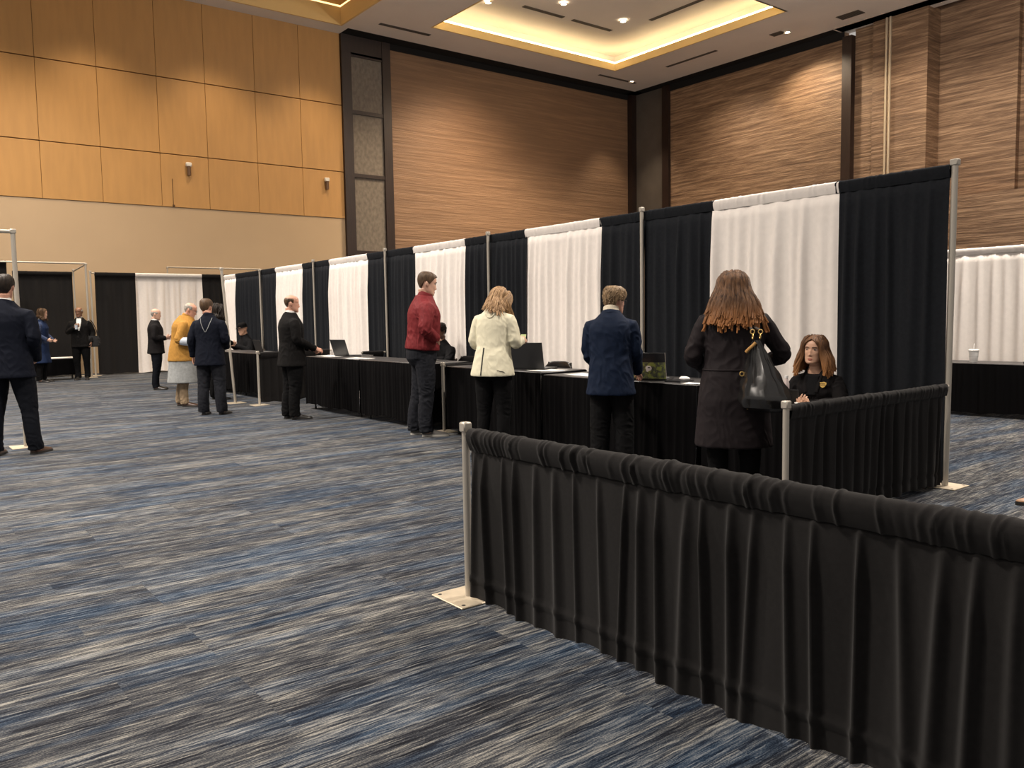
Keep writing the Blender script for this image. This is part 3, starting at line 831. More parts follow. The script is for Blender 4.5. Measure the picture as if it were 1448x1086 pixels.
# downlights (mesh fitting + real spot lamp in each)
def downlight(label, x, y, z, power, visible_mesh=True, angle=95, soft=.10, aim=None, col=(1,.80,.56), blend=.6):
    if visible_mesh:
        t = thing('ceiling_downlight', label, 'downlight', (x,y,z), 0, 'recessed ceiling downlights')
        r = MB(); r.torus((0,0,-.006), .105, .014, (0,0,1), 28, 8); r.build('trim_ring', M['trimwhite'], t)
        l = MB(); n = 24
        l.add([(.095*math.cos(2*PI*i/n), .095*math.sin(2*PI*i/n), -.004) for i in range(n)]+[(0,0,-.010)], [(i,n,(i+1)%n) for i in range(n)]); l.build('lens', M['lamp'], t)
    ld = bpy.data.lights.new('downlight_lamp', 'SPOT'); ld.energy = power; ld.color = col; ld.spot_size = math.radians(angle); ld.spot_blend = blend; ld.shadow_soft_size = soft
    lo = bpy.data.objects.new('downlight_lamp', ld); COL.objects.link(lo); lo.location = (x,y,z-.05)
    if aim is not None:
        d = (Vector(aim)-lo.location); lo.rotation_euler = d.to_track_quat('-Z','Y').to_euler()
    return lo
# ------------------------------------------------------------------ pipe and drape
def pleat_fn(L, seed, spacing, depth, width, jit=.35):
    r = np.random.RandomState(seed); c = []; x = -spacing*.5
    while x < L+spacing: c.append(x); x += spacing*(1+r.uniform(-jit, jit))
    c = np.array(c); d = depth*r.uniform(.45, 1.15, len(c)); wd = width*r.uniform(.7, 1.4, len(c)); dr = r.uniform(-.35, .35, len(c))*spacing
    ph = r.uniform(0, 6, 6); fr = r.uniform(.6, 3.0, 6)
    def f(S, T):
        out = np.zeros_like(S)
        for ci, di, wi, dri in zip(c, d, wd, dr):
            u = (S - ci - dri*(T-.3))/(wi*(.75+.5*T)); out -= di*np.exp(-u*u)
        for k in range(6): out += depth*.10*np.sin(S*fr[k]*2*PI + ph[k] + T*1.3)
        return out*np.clip(.30+T*3.2, 0, 1)
    return f

def drape(name, label, cat, p0, p1, ztop, zbot, mat, seed=1, spacing=.12, depth=.035, width=.03, ds=.014, pocket=True, pr=.030, ph=.085, group=None, rows=22, side=1, hemline=True, sag=0.0, top_shir=1.0, taper=0.0):
    a = np.array([*p0, 0.]); b_ = np.array([*p1, 0.]); L = np.linalg.norm(b_-a); d = (b_-a)/L
    n = np.array([d[1], -d[0], 0.])*side
    nx = max(8, int(L/ds)); s = np.linspace(0, L, nx)
    pf = pleat_fn(L, seed, spacing, depth, width)
    r = np.random.RandomState(seed+99)
    prof = []
    if pocket:
        for ang in np.linspace(-60, 240, 15):
            t = math.radians(ang)
            prof.append((-math.cos(t)*pr if True else 0, ztop - pr + math.sin(t)*pr))
        prof = [(-.012, ztop-ph)] + [(o, z) for o, z in prof if True]
        # order: back seam, up over the tube, front, down to the seam
        back = [(-.010, ztop-ph), (-pr*.9, ztop-ph*.55)]
        arc = [(-math.cos(t)*pr, ztop-pr+math.sin(t)*pr) for t in np.linspace(0, PI, 11)]
        front = [(pr*.92, ztop-ph*.55), (.014, ztop-ph)]
        prof = back + arc + front
    zs = ztop-ph if pocket else ztop
    pos = []
    # ruching of the pocket: oblique creases
    ncr = int(L/(spacing*.30)); cc = np.sort(r.uniform(0, L, ncr)); cw = r.uniform(.0045, .011, ncr); ca = r.uniform(.3, 1.1, ncr)*np.where(r.uniform(0,1,ncr) < .75, 1, -.8); ck = r.uniform(-.9, 1.4, ncr)*.085
    for i, (o, z) in enumerate(prof):
        q = i/(len(prof)-1)
        cr = np.zeros_like(s)
        for c0, w0, a0, k0 in zip(cc, cw, ca, ck): cr += a0*np.exp(-((s-c0-k0*(q-.4))/w0)**2)
        cr = cr - .35 + .25*np.sin(s*5+seed)
        nrm = np.array([o, z-(ztop-pr)]); ln = np.hypot(*nrm) or 1
        am = pr*.24*top_shir
        rr = 1 + 0*s
        oo = o + (o/ln)*cr*am; zz = z + ((z-(ztop-pr))/ln)*cr*am*.5
        pos.append(np.stack([a[0]+d[0]*s+n[0]*oo, a[1]+d[1]*s+n[1]*oo, zz], 1))
    for i in range(rows+1):
        t = i/rows; z = zs + (zbot-zs)*t
        S = s; Tt = np.full_like(s, t)
        o = pf(S, Tt) + (-.004 if pocket else 0)
        if i == 0 and pocket: o = o*.6
        if hemline and pocket and abs((zs-zbot)*(1-t)-.095) < (zs-zbot)/rows*.55: o = o - .006
        zz = np.full_like(s, z)
        if i == rows: zz = zz + .012*np.sin(s*6.3+seed) + .006*np.sin(s*21+seed*2)
        ss = s
        if taper: ss = L/2 + (s-L/2)*(1+taper*t)
        pos.append(np.stack([a[0]+d[0]*ss+n[0]*o, a[1]+d[1]*ss+n[1]*o, zz], 1))
    if hemline:   # stitched hem: a slight step above the bottom edge
        hz = zbot + .10
        j = len(pos)-1-max(1, int(round(.10/((zs-zbot)/rows))))
    org = (a+b_)/2; V = np.concatenate(pos) - np.array([org[0], org[1], 0])
    R = len(pos); F = []
    for i in range(R-1):
        for j in range(nx-1):
            q = i*nx+j; F.append((q, q+1, q+nx+1, q+nx) if side > 0 else (q, q+nx, q+nx+1, q+1))
    me = bpy.data.meshes.new(name); me.from_pydata(V.tolist(), [], F); me.materials.append(mat)
    me.polygons.foreach_set('use_smooth', [True]*len(F)); me.update()
    o = bpy.data.objects.new(name, me); COL.objects.link(o); o.location = (org[0], org[1], 0)
    return tag(o, label, cat, group) if label else o

def post(label, x, y, h, r=.019, rz=0.0, plate=.25, hooks=True, tilt=(0,0), cat='drape pole', group='drape poles'):
    t = thing('drape_pole', label, cat, (x,y,0), rz, group)
    p = MB(); dx, dy = tilt
    p.tube([(0,0,.006),(dx*.5,dy*.5,h*.5),(dx,dy,h)], r, 18)
    pole = p.build('pole', M['alu'], t)
    if hooks:
        k = MB()
        for z in (h-.02,):
            k.box((dx-r*1.25,dy-r*1.25,z-.025),(dx+r*1.25,dy+r*1.25,z+.022), bev=.006)
        k.build('slot_cap', M['alu'], pole)
    b_ = MB(); q = plate/2; b_.box((-q,-q,0),(q,q,.008), bev=.003); bp = b_.build('base_plate', M['plate'], t, smooth=False)
    for sx in (-1,1):
        for sy in (-1,1):
            if y > 9: continue
            hs = MB(); n = 12; hs.add([(sx*(q-.03)+.010*math.cos(2*PI*i/n), sy*(q-.03)+.010*math.sin(2*PI*i/n), .0086) for i in range(n)], [tuple(range(n))])
            hs.build('bolt_hole', M['hole'], bp, smooth=False)
    return t
def bar(label, p0, p1, r=.017, group='drape crossbars'):
    a = Vector(p0); b_ = Vector(p1); m = (a+b_)/2
    mb = MB(); mb.tube([tuple(a-m), tuple(b_-m)], r, 14)
    o = mb.build('drape_crossbar', M['alu'], None, tuple(m)); return tag(o, label, 'crossbar', group)

DX = 6.335; DZ = 2.40
PY_ = [2.86, 5.91, 8.58, 11.27, 13.89, 16.48]
post('tall silver end pole of the drape wall on a square base plate', DX, PY_[0], 2.43, .023, tilt=(.012,-.01))
names = ['tall drape pole behind the black coated person and navy jacket person', 'tall drape pole right behind the cream jacket person', 'tall drape pole left of the red jacket man', 'tall drape pole right behind the bald dark suited man', 'tall drape pole above the far table end']
for y, nme in zip(PY_[1:], names): post(nme, DX-.055, y, 2.43 if y < 14 else 2.41, .019)
for i, (a, b_) in enumerate(zip(PY_, PY_[1:]+[18.75])):
    bar(['crossbar along the drape wall top beside the tall end pole', 'crossbar of the second drape bay from the tall end pole', 'crossbar of the drape bay behind the cream jacket person', 'crossbar of the drape bay left of the red jacket man', 'crossbar of the drape bay behind the bald dark suited man', 'crossbar of the farthest drape bay'][i], (DX, a+.025, DZ-.022), (DX, b_-.025, DZ-.022), .015)
B_, W_ = 'bluedrape', 'whitedrape'
panels = [(2.874,3.786,B_,'black drape panel hanging beside the tall end pole'),
 (3.754,5.046,W_,'white drape panel behind the seated clerk, widest in the wall'),
 (5.014,5.921,B_,'black drape panel behind the head of the black coated person'),
 (5.899,6.576,B_,'black drape panel right behind the navy jacket person'),
 (6.544,7.866,W_,'white drape panel between the cream jacket and navy jacket people'),
 (7.834,8.591,B_,'black drape panel behind the head of the cream jacket person'),
 (8.569,9.186,B_,'narrow black drape panel left of the cream jacket person'),
 (9.154,10.496,W_,'white drape panel behind the red jacket man'),
 (10.464,11.281,B_,'black drape panel just left of the red jacket man'),
 (11.259,11.946,B_,'narrow black drape panel above the open black laptop'),
 (11.914,13.316,W_,'white drape panel above the far left table'),
 (13.284,13.901,B_,'narrow black drape panel right of the fourth tall pole'),
 (13.879,14.486,B_,'narrow black drape panel behind the face of the bald dark suited man'),
 (14.454,15.776,W_,'white drape panel behind the bald dark suited man'),
 (15.744,16.491,B_,'narrow black drape panel left of the bald dark suited man'),
 (16.469,18.016,B_,'black drape panel above the far corner table'),
 (17.984,18.766,W_,'thin white drape panel at the far corner of the drape wall')]
for i, (a, b_, mk, lb) in enumerate(panels):
    near = a < 9
    drape('drape', lb, 'drape', (DX, b_), (DX, a), DZ, .03, M[mk], 11+i, spacing=.135 if mk == W_ else .115, depth=.052 if mk == W_ else .045, width=.046 if mk == W_ else .036, ds=.010 if near else .016, group='drape wall panels', side=-1, rows=24, pr=.0275 if mk == W_ else .025, ph=.10, taper=.02)
# far wall of drapes
FY = 23.9; FZ = 2.72
for i, (a, b_, mk, lb) in enumerate([(4.66,5.66,'blackdrape','black drape panel at left end of the far drape wall'),(5.66,7.42,W_,'white drape panel of the far wall behind the grey haired suited man'),(7.42,8.35,'blackdrape','black drape panel of the far wall behind the navy suited man')]):
    drape('drape', lb, 'drape', (a, FY), (b_, FY), FZ, .03, M[mk], 41+i, spacing=.19, depth=.05, width=.05, ds=.025, group='far drape wall panels', rows=18, pr=.028, ph=.11, taper=.03)
post('pole at left end of the far drape wall', 4.55, 23.85, FZ+.03, .024)
bar('crossbar over the far black and white drape wall', (4.56,FY,FZ-.025), (8.35,FY,FZ-.025), .016)
post('pole standing behind the far drape wall carrying a bare crossbar', 6.65, 24.45, 2.94, .02)
bar('bare crossbar showing above the far drape wall', (6.65,24.45,2.93), (9.36,24.45,2.93), .022)
post('right pole holding the bare crossbar behind the far drapes', 9.36, 24.45, 2.93, .02)
# left booth
post('front pole of the far left booth with bare crossbar', 4.33, 23.2, 2.90, .026)
bar('bare crossbar across the far left booth front', (2.2,23.2,2.89), (4.33,23.2,2.89), .022)
post('rear pole of the far left booth beside the black drape', 4.20, 24.1, 2.80, .02)
bar('short side crossbar of the far left booth', (4.33,23.2,2.87), (4.20,24.1,2.74), .02)
drape('drape', 'black drape closing the far left booth behind the two waiting people', 'drape', (2.82,24.1), (4.17,24.1), 2.73, .03, M['blackdrape'], 51, spacing=.19, depth=.05, width=.05, ds=.025, group='far left booth drapes', rows=16, pr=.028, ph=.10)
drape('drape', 'black drape at left edge behind the head of the dark suited man', 'drape', (.6,23.3), (2.62,23.3), 2.93, .03, M['blackdrape'], 52, spacing=.19, depth=.05, width=.05, ds=.03, group='far left booth drapes', rows=16, pr=.028, ph=.10)
bar('dark drape crossbar at left edge of the far booth', (.6,23.3,2.905), (2.65,23.3,2.905), .016)
post('near left silver pole behind the large dark suited man', 1.245, 10.38, 2.37, .024, plate=.30)
bar('crossbar leading left from the near left silver pole', (-1.2,10.38,2.345), (1.245,10.38,2.345), .02)
# dividers between the stations
def divider(lb_d, lb_p, lb_b, x0, y0, x1, y1, h, seed, tall=None, near=False):
    if lb_p: post(lb_p, x0, y0, tall or h+.02, .019 if near else .018, cat='low pole', group='low divider poles')
    bar(lb_b, (x0+.01,y0,h-.025), (x1-.02,y1,h-.025), .015, 'low crossbars')
    return drape('low_drape', lb_d, 'drape', (x0+.03,y0), (x1-.06,y1), h, .03, M['blackdrape'], seed, spacing=.11 if near else .14, depth=.030, width=.024, ds=.008 if near else .02, group='low black divider drapes', rows=24, pr=.026, ph=.09, side=1, top_shir=1.0)
divider('low black drape between the tall end pole and the middle low pole', 'low silver pole at the corner below the seated clerk', 'low crossbar from the tall end pole to the low corner pole', 4.245, 2.84, 6.315, 2.84, .785, 61, near=True)
divider('low black divider drape beside the gap between the tables', 'low pole glinting in the gap between the skirted tables', 'low crossbar beside the red jacket man', 5.25, 8.12, 6.29, 8.16, .80, 62)
divider('low black divider drape left of the red jacket man', None, 'low dark crossbar behind the open laptop', 5.86, 11.36, 6.29, 11.33, .86, 63)
divider('low black divider drape beyond the far left table end', 'low pole left of the bald dark suited man', 'low crossbar behind the bald dark suited man', 4.82, 12.88, 6.29, 13.25, .85, 64)
post('leaning silver pole beside the navy suited man', 4.656, 13.53, 2.23, .022, tilt=(-.11,.08), plate=.28)
# front barrier
RX = 2.17
post('low silver post at the end of the front black barrier drape', RX-.005, 3.165, .838, .0185, plate=.26)
post('low silver post at the near end of the front barrier', RX, .10, .838, .0185, plate=.26)
bar('crossbar inside the top of the front black barrier drape', (RX,.11,.782), (RX,3.155,.782), .017, 'low crossbars')
drape('barrier_drape', 'long low black drape of the front barrier, nearest to the camera', 'barrier drape', (RX, 3.125), (RX, .13), .815, .012, M['blackdrape'], 71, spacing=.105, depth=.030, width=.015, ds=.0045, rows=48, side=-1, pr=.034, ph=.105, top_shir=1.1)
# right background
drape('drape', 'long white drape behind the skirted table at right edge', 'drape', (11.6, 7.0), (11.6, 2.6), 2.15, .03, M[W_], 81, spacing=.17, depth=.05, width=.05, ds=.016, rows=20, side=-1, pr=.028, ph=.09, group='right background drape')
bar('crossbar over the white drape at right edge', (11.6,7.0,2.12), (11.6,2.6,2.12), .016)
post('pole at far end of the right white drape', 11.6, 7.05, 2.17, .02); post('pole at near end of the right white drape', 11.6, 2.55, 2.17, .02)
# ------------------------------------------------------------------ tables, chairs, small things
def table(label, y0, y1, x0, x1, z, seed, skirt_z=.075, ends=(True, True), group='black skirted tables'):
    t = thing('table', label, 'table', ((x0+x1)/2, (y0+y1)/2, 0), 0, group)
    w, l = (x1-x0)/2, (y1-y0)/2
    p = MB(); p.box((-w-.006,-l+.004,z-.032),(w+.006,l-.004,z), bev=.007); p.build('tabletop', M['tabletop'], t)
    o = drape('skirt', None, None, (-w-.012, l), (-w-.012, -l), z-.006, skirt_z, M['skirt'], seed, spacing=.075, depth=.018, width=.016, ds=.012, pocket=False, rows=12, side=-1)
    parts = [o]
    if ends[0]: parts.append(drape('skirt', None, None, (w, -l-.004), (-w-.012, -l-.004), z-.006, skirt_z, M['skirt'], seed+1, spacing=.075, depth=.014, width=.016, ds=.015, pocket=False, rows=8, side=-1))
    if ends[1]: parts.append(drape('skirt', None, None, (-w-.012, l+.004), (w, l+.004), z-.006, skirt_z, M['skirt'], seed+2, spacing=.075, depth=.014, width=.016, ds=.015, pocket=False, rows=8, side=-1))
    for q in parts: q.parent = t
    for sx in (-1, 1):
        for sy in (-1, 1):
            g = MB(); g.tube([(sx*(w-.07), sy*(l-.12), 0), (sx*(w-.07), sy*(l-.12), z-.03)], .014, 10); g.tube([(sx*(w-.07), sy*(l-.12), .0),(sx*(w-.07), sy*(l-.12), .03)], .018, 10)
            g.build('leg', M['black_metal'], t)
    return t
TX, TX2 = 5.18, 5.78
table('skirted table nearest the bald dark suited man', 10.09, 11.82, TX, TX2, .80, 201)
table('skirted table behind the red jacket man', 8.32, 10.06, TX, TX2, .80, 211)
table('skirted table below the cream jacket person', 6.22, 7.93, TX, TX2, .785, 221)
table('skirted table in front of the navy jacket person', 4.28, 6.20, TX, TX2, .765, 231)
table('lower skirted table before the auburn haired clerk, half hidden by the black coat', 2.98, 4.24, TX+.02, TX2-.02, .655, 236)
table('skirted table at the far corner left of the low pole', 13.5, 15.0, 5.25, 5.85, .785, 241)
table('farthest skirted table, before the seated clerk in black hat', 15.03, 16.6, 5.25, 5.85, .785, 246)
table('long black skirted table before the white drape at right edge', 2.7, 5.35, 10.86, 11.46, .665, 251, skirt_z=.05, group='right background table')
tw = thing('low_table', 'low black covered table between the two people in far left booth', 'table', (3.45, 22.9, 0))
p = MB(); p.box((-.5,-.25,.52),(.5,.25,.55), bev=.006); p.build('tabletop', M['paper'], tw)
for sx in (-1,1):
    for sy in (-1,1):
        g = MB(); g.tube([(sx*.42,sy*.2,0),(sx*.42,sy*.2,.53)], .02, 8); g.build('leg', M['black_metal'], tw)
q = drape('skirt', None, None, (-.5,-.26), (.5,-.26), .515, .12, M['skirt'], 261, spacing=.12, depth=.02, width=.03, ds=.03, pocket=False, rows=5); q.parent = tw

def chair(label, x, y, rz, top=.84, group='black folding chairs'):
    t = thing('folding_chair', label, 'chair', (x,y,0), rz, group)     # faces +Y
    s = MB()
    rings = []
    for k, zz in ((.92,.425),(1,.435),(1,.455),(.9,.468)): rings.append(sring((0,.0,zz), .205*k, .20*k, 28, 3.4))
    s.loft(rings); s.build('seat', M['leather'], t)
    b_ = MB(); rr = []
    n = 15
    for i in range(n):
        u = -1+2*i/(n-1); x_ = .215*u; hh = .075*(1-abs(u)**5*.75); cy = -.225+.035*u*u
        rr.append([(x_, cy + .018*math.cos(2*PI*j/14), top-.08 + hh*math.copysign(abs(math.sin(2*PI*j/14))**.8, math.sin(2*PI*j/14))) for j in range(14)])
    b_.loft(rr); b_.build('backrest', M['leather'], t)
    for sx in (-1,1):
        f = MB(); f.tube(spline([(sx*.215,.20,.012),(sx*.212,.02,.42),(sx*.205,-.18,top-.12),(sx*.19,-.21,top-.02)], 10), .011, 10); f.build('leg', M['black_metal'], t)
        f = MB(); f.tube([(sx*.19,-.24,.012),(sx*.195,.10,.43)], .011, 10); f.build('leg', M['black_metal'], t)
    f = MB(); f.tube([(-.2,.155,.10),(.2,.155,.10)], .008, 8); f.build('stretcher', M['black_metal'], t)
    return t
chair('black folding chair showing between red jacket man and cream jacket person', 5.99, 8.93, PI/2, .845)
chair('black folding chair right of the large black laptop', 5.99, 7.12, PI/2, .83)

def laptop(label, x, y, z, rz, w=.34, d=.24, open_=105, lid=None, group='laptops on the tables'):
    t = thing('laptop', label, 'laptop', (x,y,z), rz, group)           # user sits on +Y side; lid back faces -Y
    b_ = MB(); b_.box((-w/2,-d/2,0),(w/2,d/2,.018), bev=.005); b_.build('base', M['black_plastic'], t)
    k = MB()
    for i in range(5):
        for j in range(12): k.box((-w*.44+j*w*.074, -d*.28+i*.026, .018),(-w*.44+j*w*.074+w*.06, -d*.28+i*.026+.020, .0195))
    k.build('keyboard', M['grey_plastic'], t, smooth=False)
    a = math.radians(open_-90); R = Matrix.Translation((0,-d/2,.014)) @ Matrix.Rotation(a, 4, 'X')
    s = MB(); s.box((-w/2,-.008,0),(w/2,.0,d), bev=.003, M=R); sc = s.build('screen', M['black_plastic'], t)
    g = MB(); g.box((-w/2+.012,.0005,.015),(w/2-.012,.0012,d-.012), M=R); g.build('display', simple('dark_display',(.02,.025,.03),.15), sc, smooth=False)
    if lid: lid(sc, R, w, d)
    return t
laptop('open black laptop on the far left table', 5.62, 11.28, .80, -PI/2+.2, .36, .25, 108)
laptop('large black laptop in front of the cream jacket person', 5.50, 6.72, .785, -math.radians(70), .40, .275, 100)
laptop('black laptop on far corner table under the hatted clerk', 5.6, 14.55, .785, PI+PI/2, .36, .22, 105)
lm, lnt, lb_ = new_mat('green_photo_skin')
tc = lnt.nodes.new('ShaderNodeTexCoord')
f = nz(lnt, tc.outputs['Object'], 22, (1,1,1), 4, .6, .8)
lk(lnt, ramp(lnt, f, [(.38,(.05,.06,.045)),(.5,(.13,.14,.07)),(.60,(.30,.36,.06)),(.72,(.20,.21,.12))]), lb_.inputs['Base Color']); lb_.inputs['Roughness'].default_value = .45
def green_lid(sc, R, w, d):
    p = MB(); p.box((-w/2+.004,-.0092,.006),(w/2-.004,-.0078,d*.64), M=R); p.build('lid_picture', lm, sc, smooth=False)
    e = MB(); e.ell((0,0,0), (.028,.0012,.024), 16, 8); e.ell((-.012,0,-.022), (.012,.0012,.010), 10, 6); e.xf(R @ Matrix.Translation((.0,-.0096,d*.42))); e.build('lid_emblem', M['white_plastic'], sc)
    e = MB(); e.ell((.004,0,.004), (.012,.001,.005), 10, 6); e.xf(R @ Matrix.Translation((.0,-.0108,d*.43))); e.build('emblem_mark', M['hole'], sc)
    b_ = MB(); b_.tube([(w/2-.001,-.004,.006),(w/2-.001,-.004,d)], .003, 8); b_.xf(R); b_.build('edge', M['alu'], sc)
laptop('laptop with a green picture on its lid beside the navy jacket person', 5.38, 4.93, .765, -math.radians(64), .30, .235, 102, green_lid)

def sheet(label, x, y, z, rz, w=.216, h=.28, group='papers on the tables'):
    mb = MB(); n = 6; v = []; f = []
    for i in range(n):
        for j in range(n):
            u, q = i/(n-1)-.5, j/(n-1)-.5
            v.append((u*w, q*h, .0015 + .004*max(0, abs(u*2)**3*abs(q*2)**3)))
    for i in range(n-1):
        for j in range(n-1): a = i*n+j; f.append((a, a+n, a+n+1, a+1))
    mb.add(v, f); o = mb.build('paper_sheet', M['paper'], None, (x,y,z)); o.rotation_euler = (0,0,rz)
    return tag(o, label, 'paper', group)
sheet('white paper on table right of the open black laptop', 5.34, 10.40, .80, .1, .22, .5)
sheet('white paper on table left of the open black laptop', 5.45, 11.62, .80, .1, .25, .35)
sheet('white paper before the large black laptop', 5.40, 7.02, .785, .1, .20, .30)
sheet('large white paper on table between cream jacket and navy jacket people', 5.42, 6.42, .785, .05, .30, .32)
sheet('white paper under the left arm of the navy jacket person', 5.40, 5.75, .765, -.1, .24, .6)
sheet('white paper beside the black coated person', 5.27, 4.40, .765, .15, .14, .16)
sheet('white paper on the far corner table', 5.45, 14.0, .785, .2, .22, .3)
sheet('white paper under the hand of the bald dark suited man', 5.36, 11.30, .80, .2, .2, .28)
def binder(label, x, y, z, rz, w, d, h, mat, group='dark binders on the tables'):
    t = thing('binder', label, 'binder', (x,y,z), rz, group)
    p = MB(); p.box((-w/2,-d/2,0),(w/2,d/2,.003)); p.box((-w/2,-d/2,h-.003),(w/2,d/2,h)); p.box((-w/2,-d/2,0),(-w/2+.003,d/2,h)); p.build('cover', mat, t, smooth=False)
    q = MB(); q.box((-w/2+.004,-d/2+.006,.004),(w/2-.008,d/2-.006,h-.004)); q.build('pages', M['paper'], t, smooth=False)
binder('thin black binder on the far left table near the suited man', 5.72, 11.05, .80, .1, .22, .30, .018, M['black_plastic'])
binder('thin dark binder on table behind the red jacket man', 5.50, 8.72, .80, -.1, .24, .32, .020, M['black_plastic'])
binder('dark binder lying beside the laptop with green lid picture', 5.36, 4.62, .765, .1, .20, .16, .012, M['black_plastic'])
# mouse beside green laptop
ms = thing('computer_mouse', 'small pale mouse right of the laptop with green lid', 'mouse', (5.52, 4.70, .765))
e = MB(); e.ell((0,0,.012), (.033,.055,.02), 16, 10); e.build('shell', M['white_plastic'], ms)
e = MB(); e.tube([(0,.03,.028),(0,.042,.025)], .005, 8); e.build('wheel', M['grey_plastic'], ms)
# cup with straw on the right table
cp = thing('paper_cup', 'white takeaway cup with straw on the right background table', 'cup', (11.03, 4.665, .666))
e = MB(); e.loft([[(r*math.cos(2*PI*j/24), r*math.sin(2*PI*j/24), z) for j in range(24)] for z, r in ((0,.042),(.004,.044),(.12,.057),(.150,.060))]); e.build('cup', M['white_plastic'], cp)
e = MB(); e.loft([[(r*math.cos(2*PI*j/24), r*math.sin(2*PI*j/24), z) for j in range(24)] for z, r in ((.148,.064),(.156,.065),(.160,.058),(.168,.054))]); e.build('lid', M['white_plastic'], cp)
e = MB(); e.tube([(0,0,.165),(.004,.002,.215),(.020,.004,.235)], .004, 8); e.build('straw', M['white_plastic'], cp)
e = MB(); e.torus((0,0,.075), .0518, .0012, (0,0,1), 24, 6); e.build('printed_band', M['grey_plastic'], cp)
bx = MB(); bx.box((-.06,-.1,0),(.06,.1,.03), bev=.008); bx.box((-.05,-.09,.03),(.05,.09,.055), bev=.01)
tag(bx.build('card_reader', M['black_plastic'], None, (11.05, 3.98, .666)), 'small black device on the right background table at frame edge', 'card reader')
# tan shoe left on the carpet at the right edge
sh = thing('shoe', 'tan shoe with dark sole on carpet at right edge', 'shoe', (6.22, 2.17, 0), math.radians(60))
st = [(-.10,.012,.045),(-.09,.028,.055),(-.05,.038,.06),(0,.042,.058),(.06,.046,.05),(.11,.044,.045),(.15,.034,.040),(.175,.018,.034),(.182,.006,.028)]
e = MB(); e.loft([[(w*math.cos(2*PI*j/16), y, .022+(h-.022)*max(math.sin(2*PI*j/16),-.05)) for j in range(16)] for y, w, h in st]); up_ = e.build('upper', M['shoe_tan'], sh)
e = MB(); lp = [(w*1.06, y*1.02) for y, w, h in st]; lp = lp + [(-x, y) for x, y in lp[::-1]]; n = len(lp)
e.add([(x,y,0) for x,y in lp]+[(x,y,.024) for x,y in lp], [tuple(range(n-1,-1,-1)), tuple(range(n,2*n))]+[(i,(i+1)%n,(i+1)%n+n,i+n) for i in range(n)]); e.build('sole', M['sole'], sh, smooth=False)
# little wall fittings
def wall_fitting(label, x, z):
    t = thing('wall_fitting', label, 'wall fitting', (x, YB-.02, z), 0, 'small fittings on the honey coloured wall')
    e = MB(); e.box((-.08,-.10,.08),(.08,0,.20), bev=.02); e.build('white_head', M['trimwhite'], t)
    e = MB(); e.tube([(0,-.05,-.17),(0,-.05,.09)], .055, 12); e.build('brown_bracket', simple('bronze_bracket',(.13,.07,.035),.5), t)
wall_fitting('left of the two small fittings on the honey coloured wall', 7.52, 5.80)
wall_fitting('right of the two small fittings on the honey coloured wall', 11.85, 5.75)
# ------------------------------------------------------------------ the people in the hall
def C_(name, mat, r, h, tilt=12, z=.572, off=0.0, thick=.010, yoff=-.014, flare=1.0):
    return dict(name=name, mat=mat, r=r, h=h, tilt=tilt, z=z, off=off, thick=thick, yoff=yoff, flare=flare)
def suit_collars(mat): return [C_('shirt_collar', M['white_shirt'], .066, .048, 12, .572), C_('jacket_collar', mat, .080, .030, 12, .562)]
FWD = (.61, .79)
NEAR, MID, FAR = .0062, .0075, .010

# 1 large man at the left edge, seen from behind
c = person('person in dark navy suit at left edge, seen from behind, nearest of the suited people', (1.06, 9.86, 0), (.50,.86), 1.86,
  dict(lean=2, head=(12,6,0), R=((.265,-.02,1.12),(.20,.16,.92),(-.6,.7,-.1),(-.5,-.6,0),.6), L=((-.265,-.02,1.12),(-.20,.16,.92),(.6,.7,-.1),(.5,-.6,0),.6), FR=(.215,.03,-12), FL=(-.13,-.02,10)),
  dict(bw=1.15, bd=1.12, skin=M['skin_pink'], trousers=M['navy_trouser'], leg=(.098,.074,.068), top=dict(mat=M['navy_suit'], hem=.80, infl=1.03, flare=.3), collars=suit_collars(M['navy_suit']),
       hair=dict(kind='short', mat=M['hair_dark'], n=0), shoes=M['shoe_brown']), NEAR, 1)
# 2 woman in blue, far left
c = person('person in long blue coat standing by the low table in far left booth', (3.10, 22.15, 0), (.75,-.45), 1.75,
  dict(lean=4, head=(0,8,0), R=((.24,.02,1.13),(.17,.20,1.0),(-.3,.9,-.2),(-.8,-.2,.2),.7), L=((-.24,.02,1.13),(-.16,.20,.98),(.3,.9,-.2),(.8,-.2,.2),.7)),
  dict(woman=True, skin=M['skin'], trousers=M['black_trouser'], under=dict(name='skirt', mat=M['blue_coat'], hem=.46, flare=.55, infl=1.05), top=dict(mat=cloth('blue_grey_jacket',(.035,.05,.10)), hem=.92, infl=1.04), collars=[C_('shirt_collar', M['white_shirt'], .064,.045)],
       hair=dict(kind='bob', mat=M['hair_brown'], n=110, len=.07, tmin=60, flare=.01)), FAR, 2)
# 3 man with black bag facing us, far left
c3 = person('person in black suit facing the camera in far left booth, cup held at chest', (3.97, 22.35, 0), (-.35,-.94), 1.78,
  dict(lean=0, head=(-10,6,0), R=((.27,-.02,1.15),(.07,.22,1.26),(-.7,.2,.5),(-.2,-.9,.1),.9), L=((-.27,-.03,1.12),(-.24,.08,.90),(0,.3,-1),(1,.1,0),.8)),
  dict(bw=1.1, skin=M['skin_brown'], trousers=M['black_trouser'], top=dict(mat=M['black_suit'], hem=.80, infl=1.04), collars=suit_collars(M['black_suit']),
       hair=dict(kind='fringe', mat=M['hair_grey'], n=0, top=.06), glasses=True), FAR, 3)
mb = MB(); mb.loft([sring(on_back(c3, 0, z, .003, True), w, .006, 12) for z, w in ((1.20,.012),(1.30,.035),(1.42,.055),(1.50,.05))]); mb.build('shirt_front', M['white_shirt'], c3['root'])
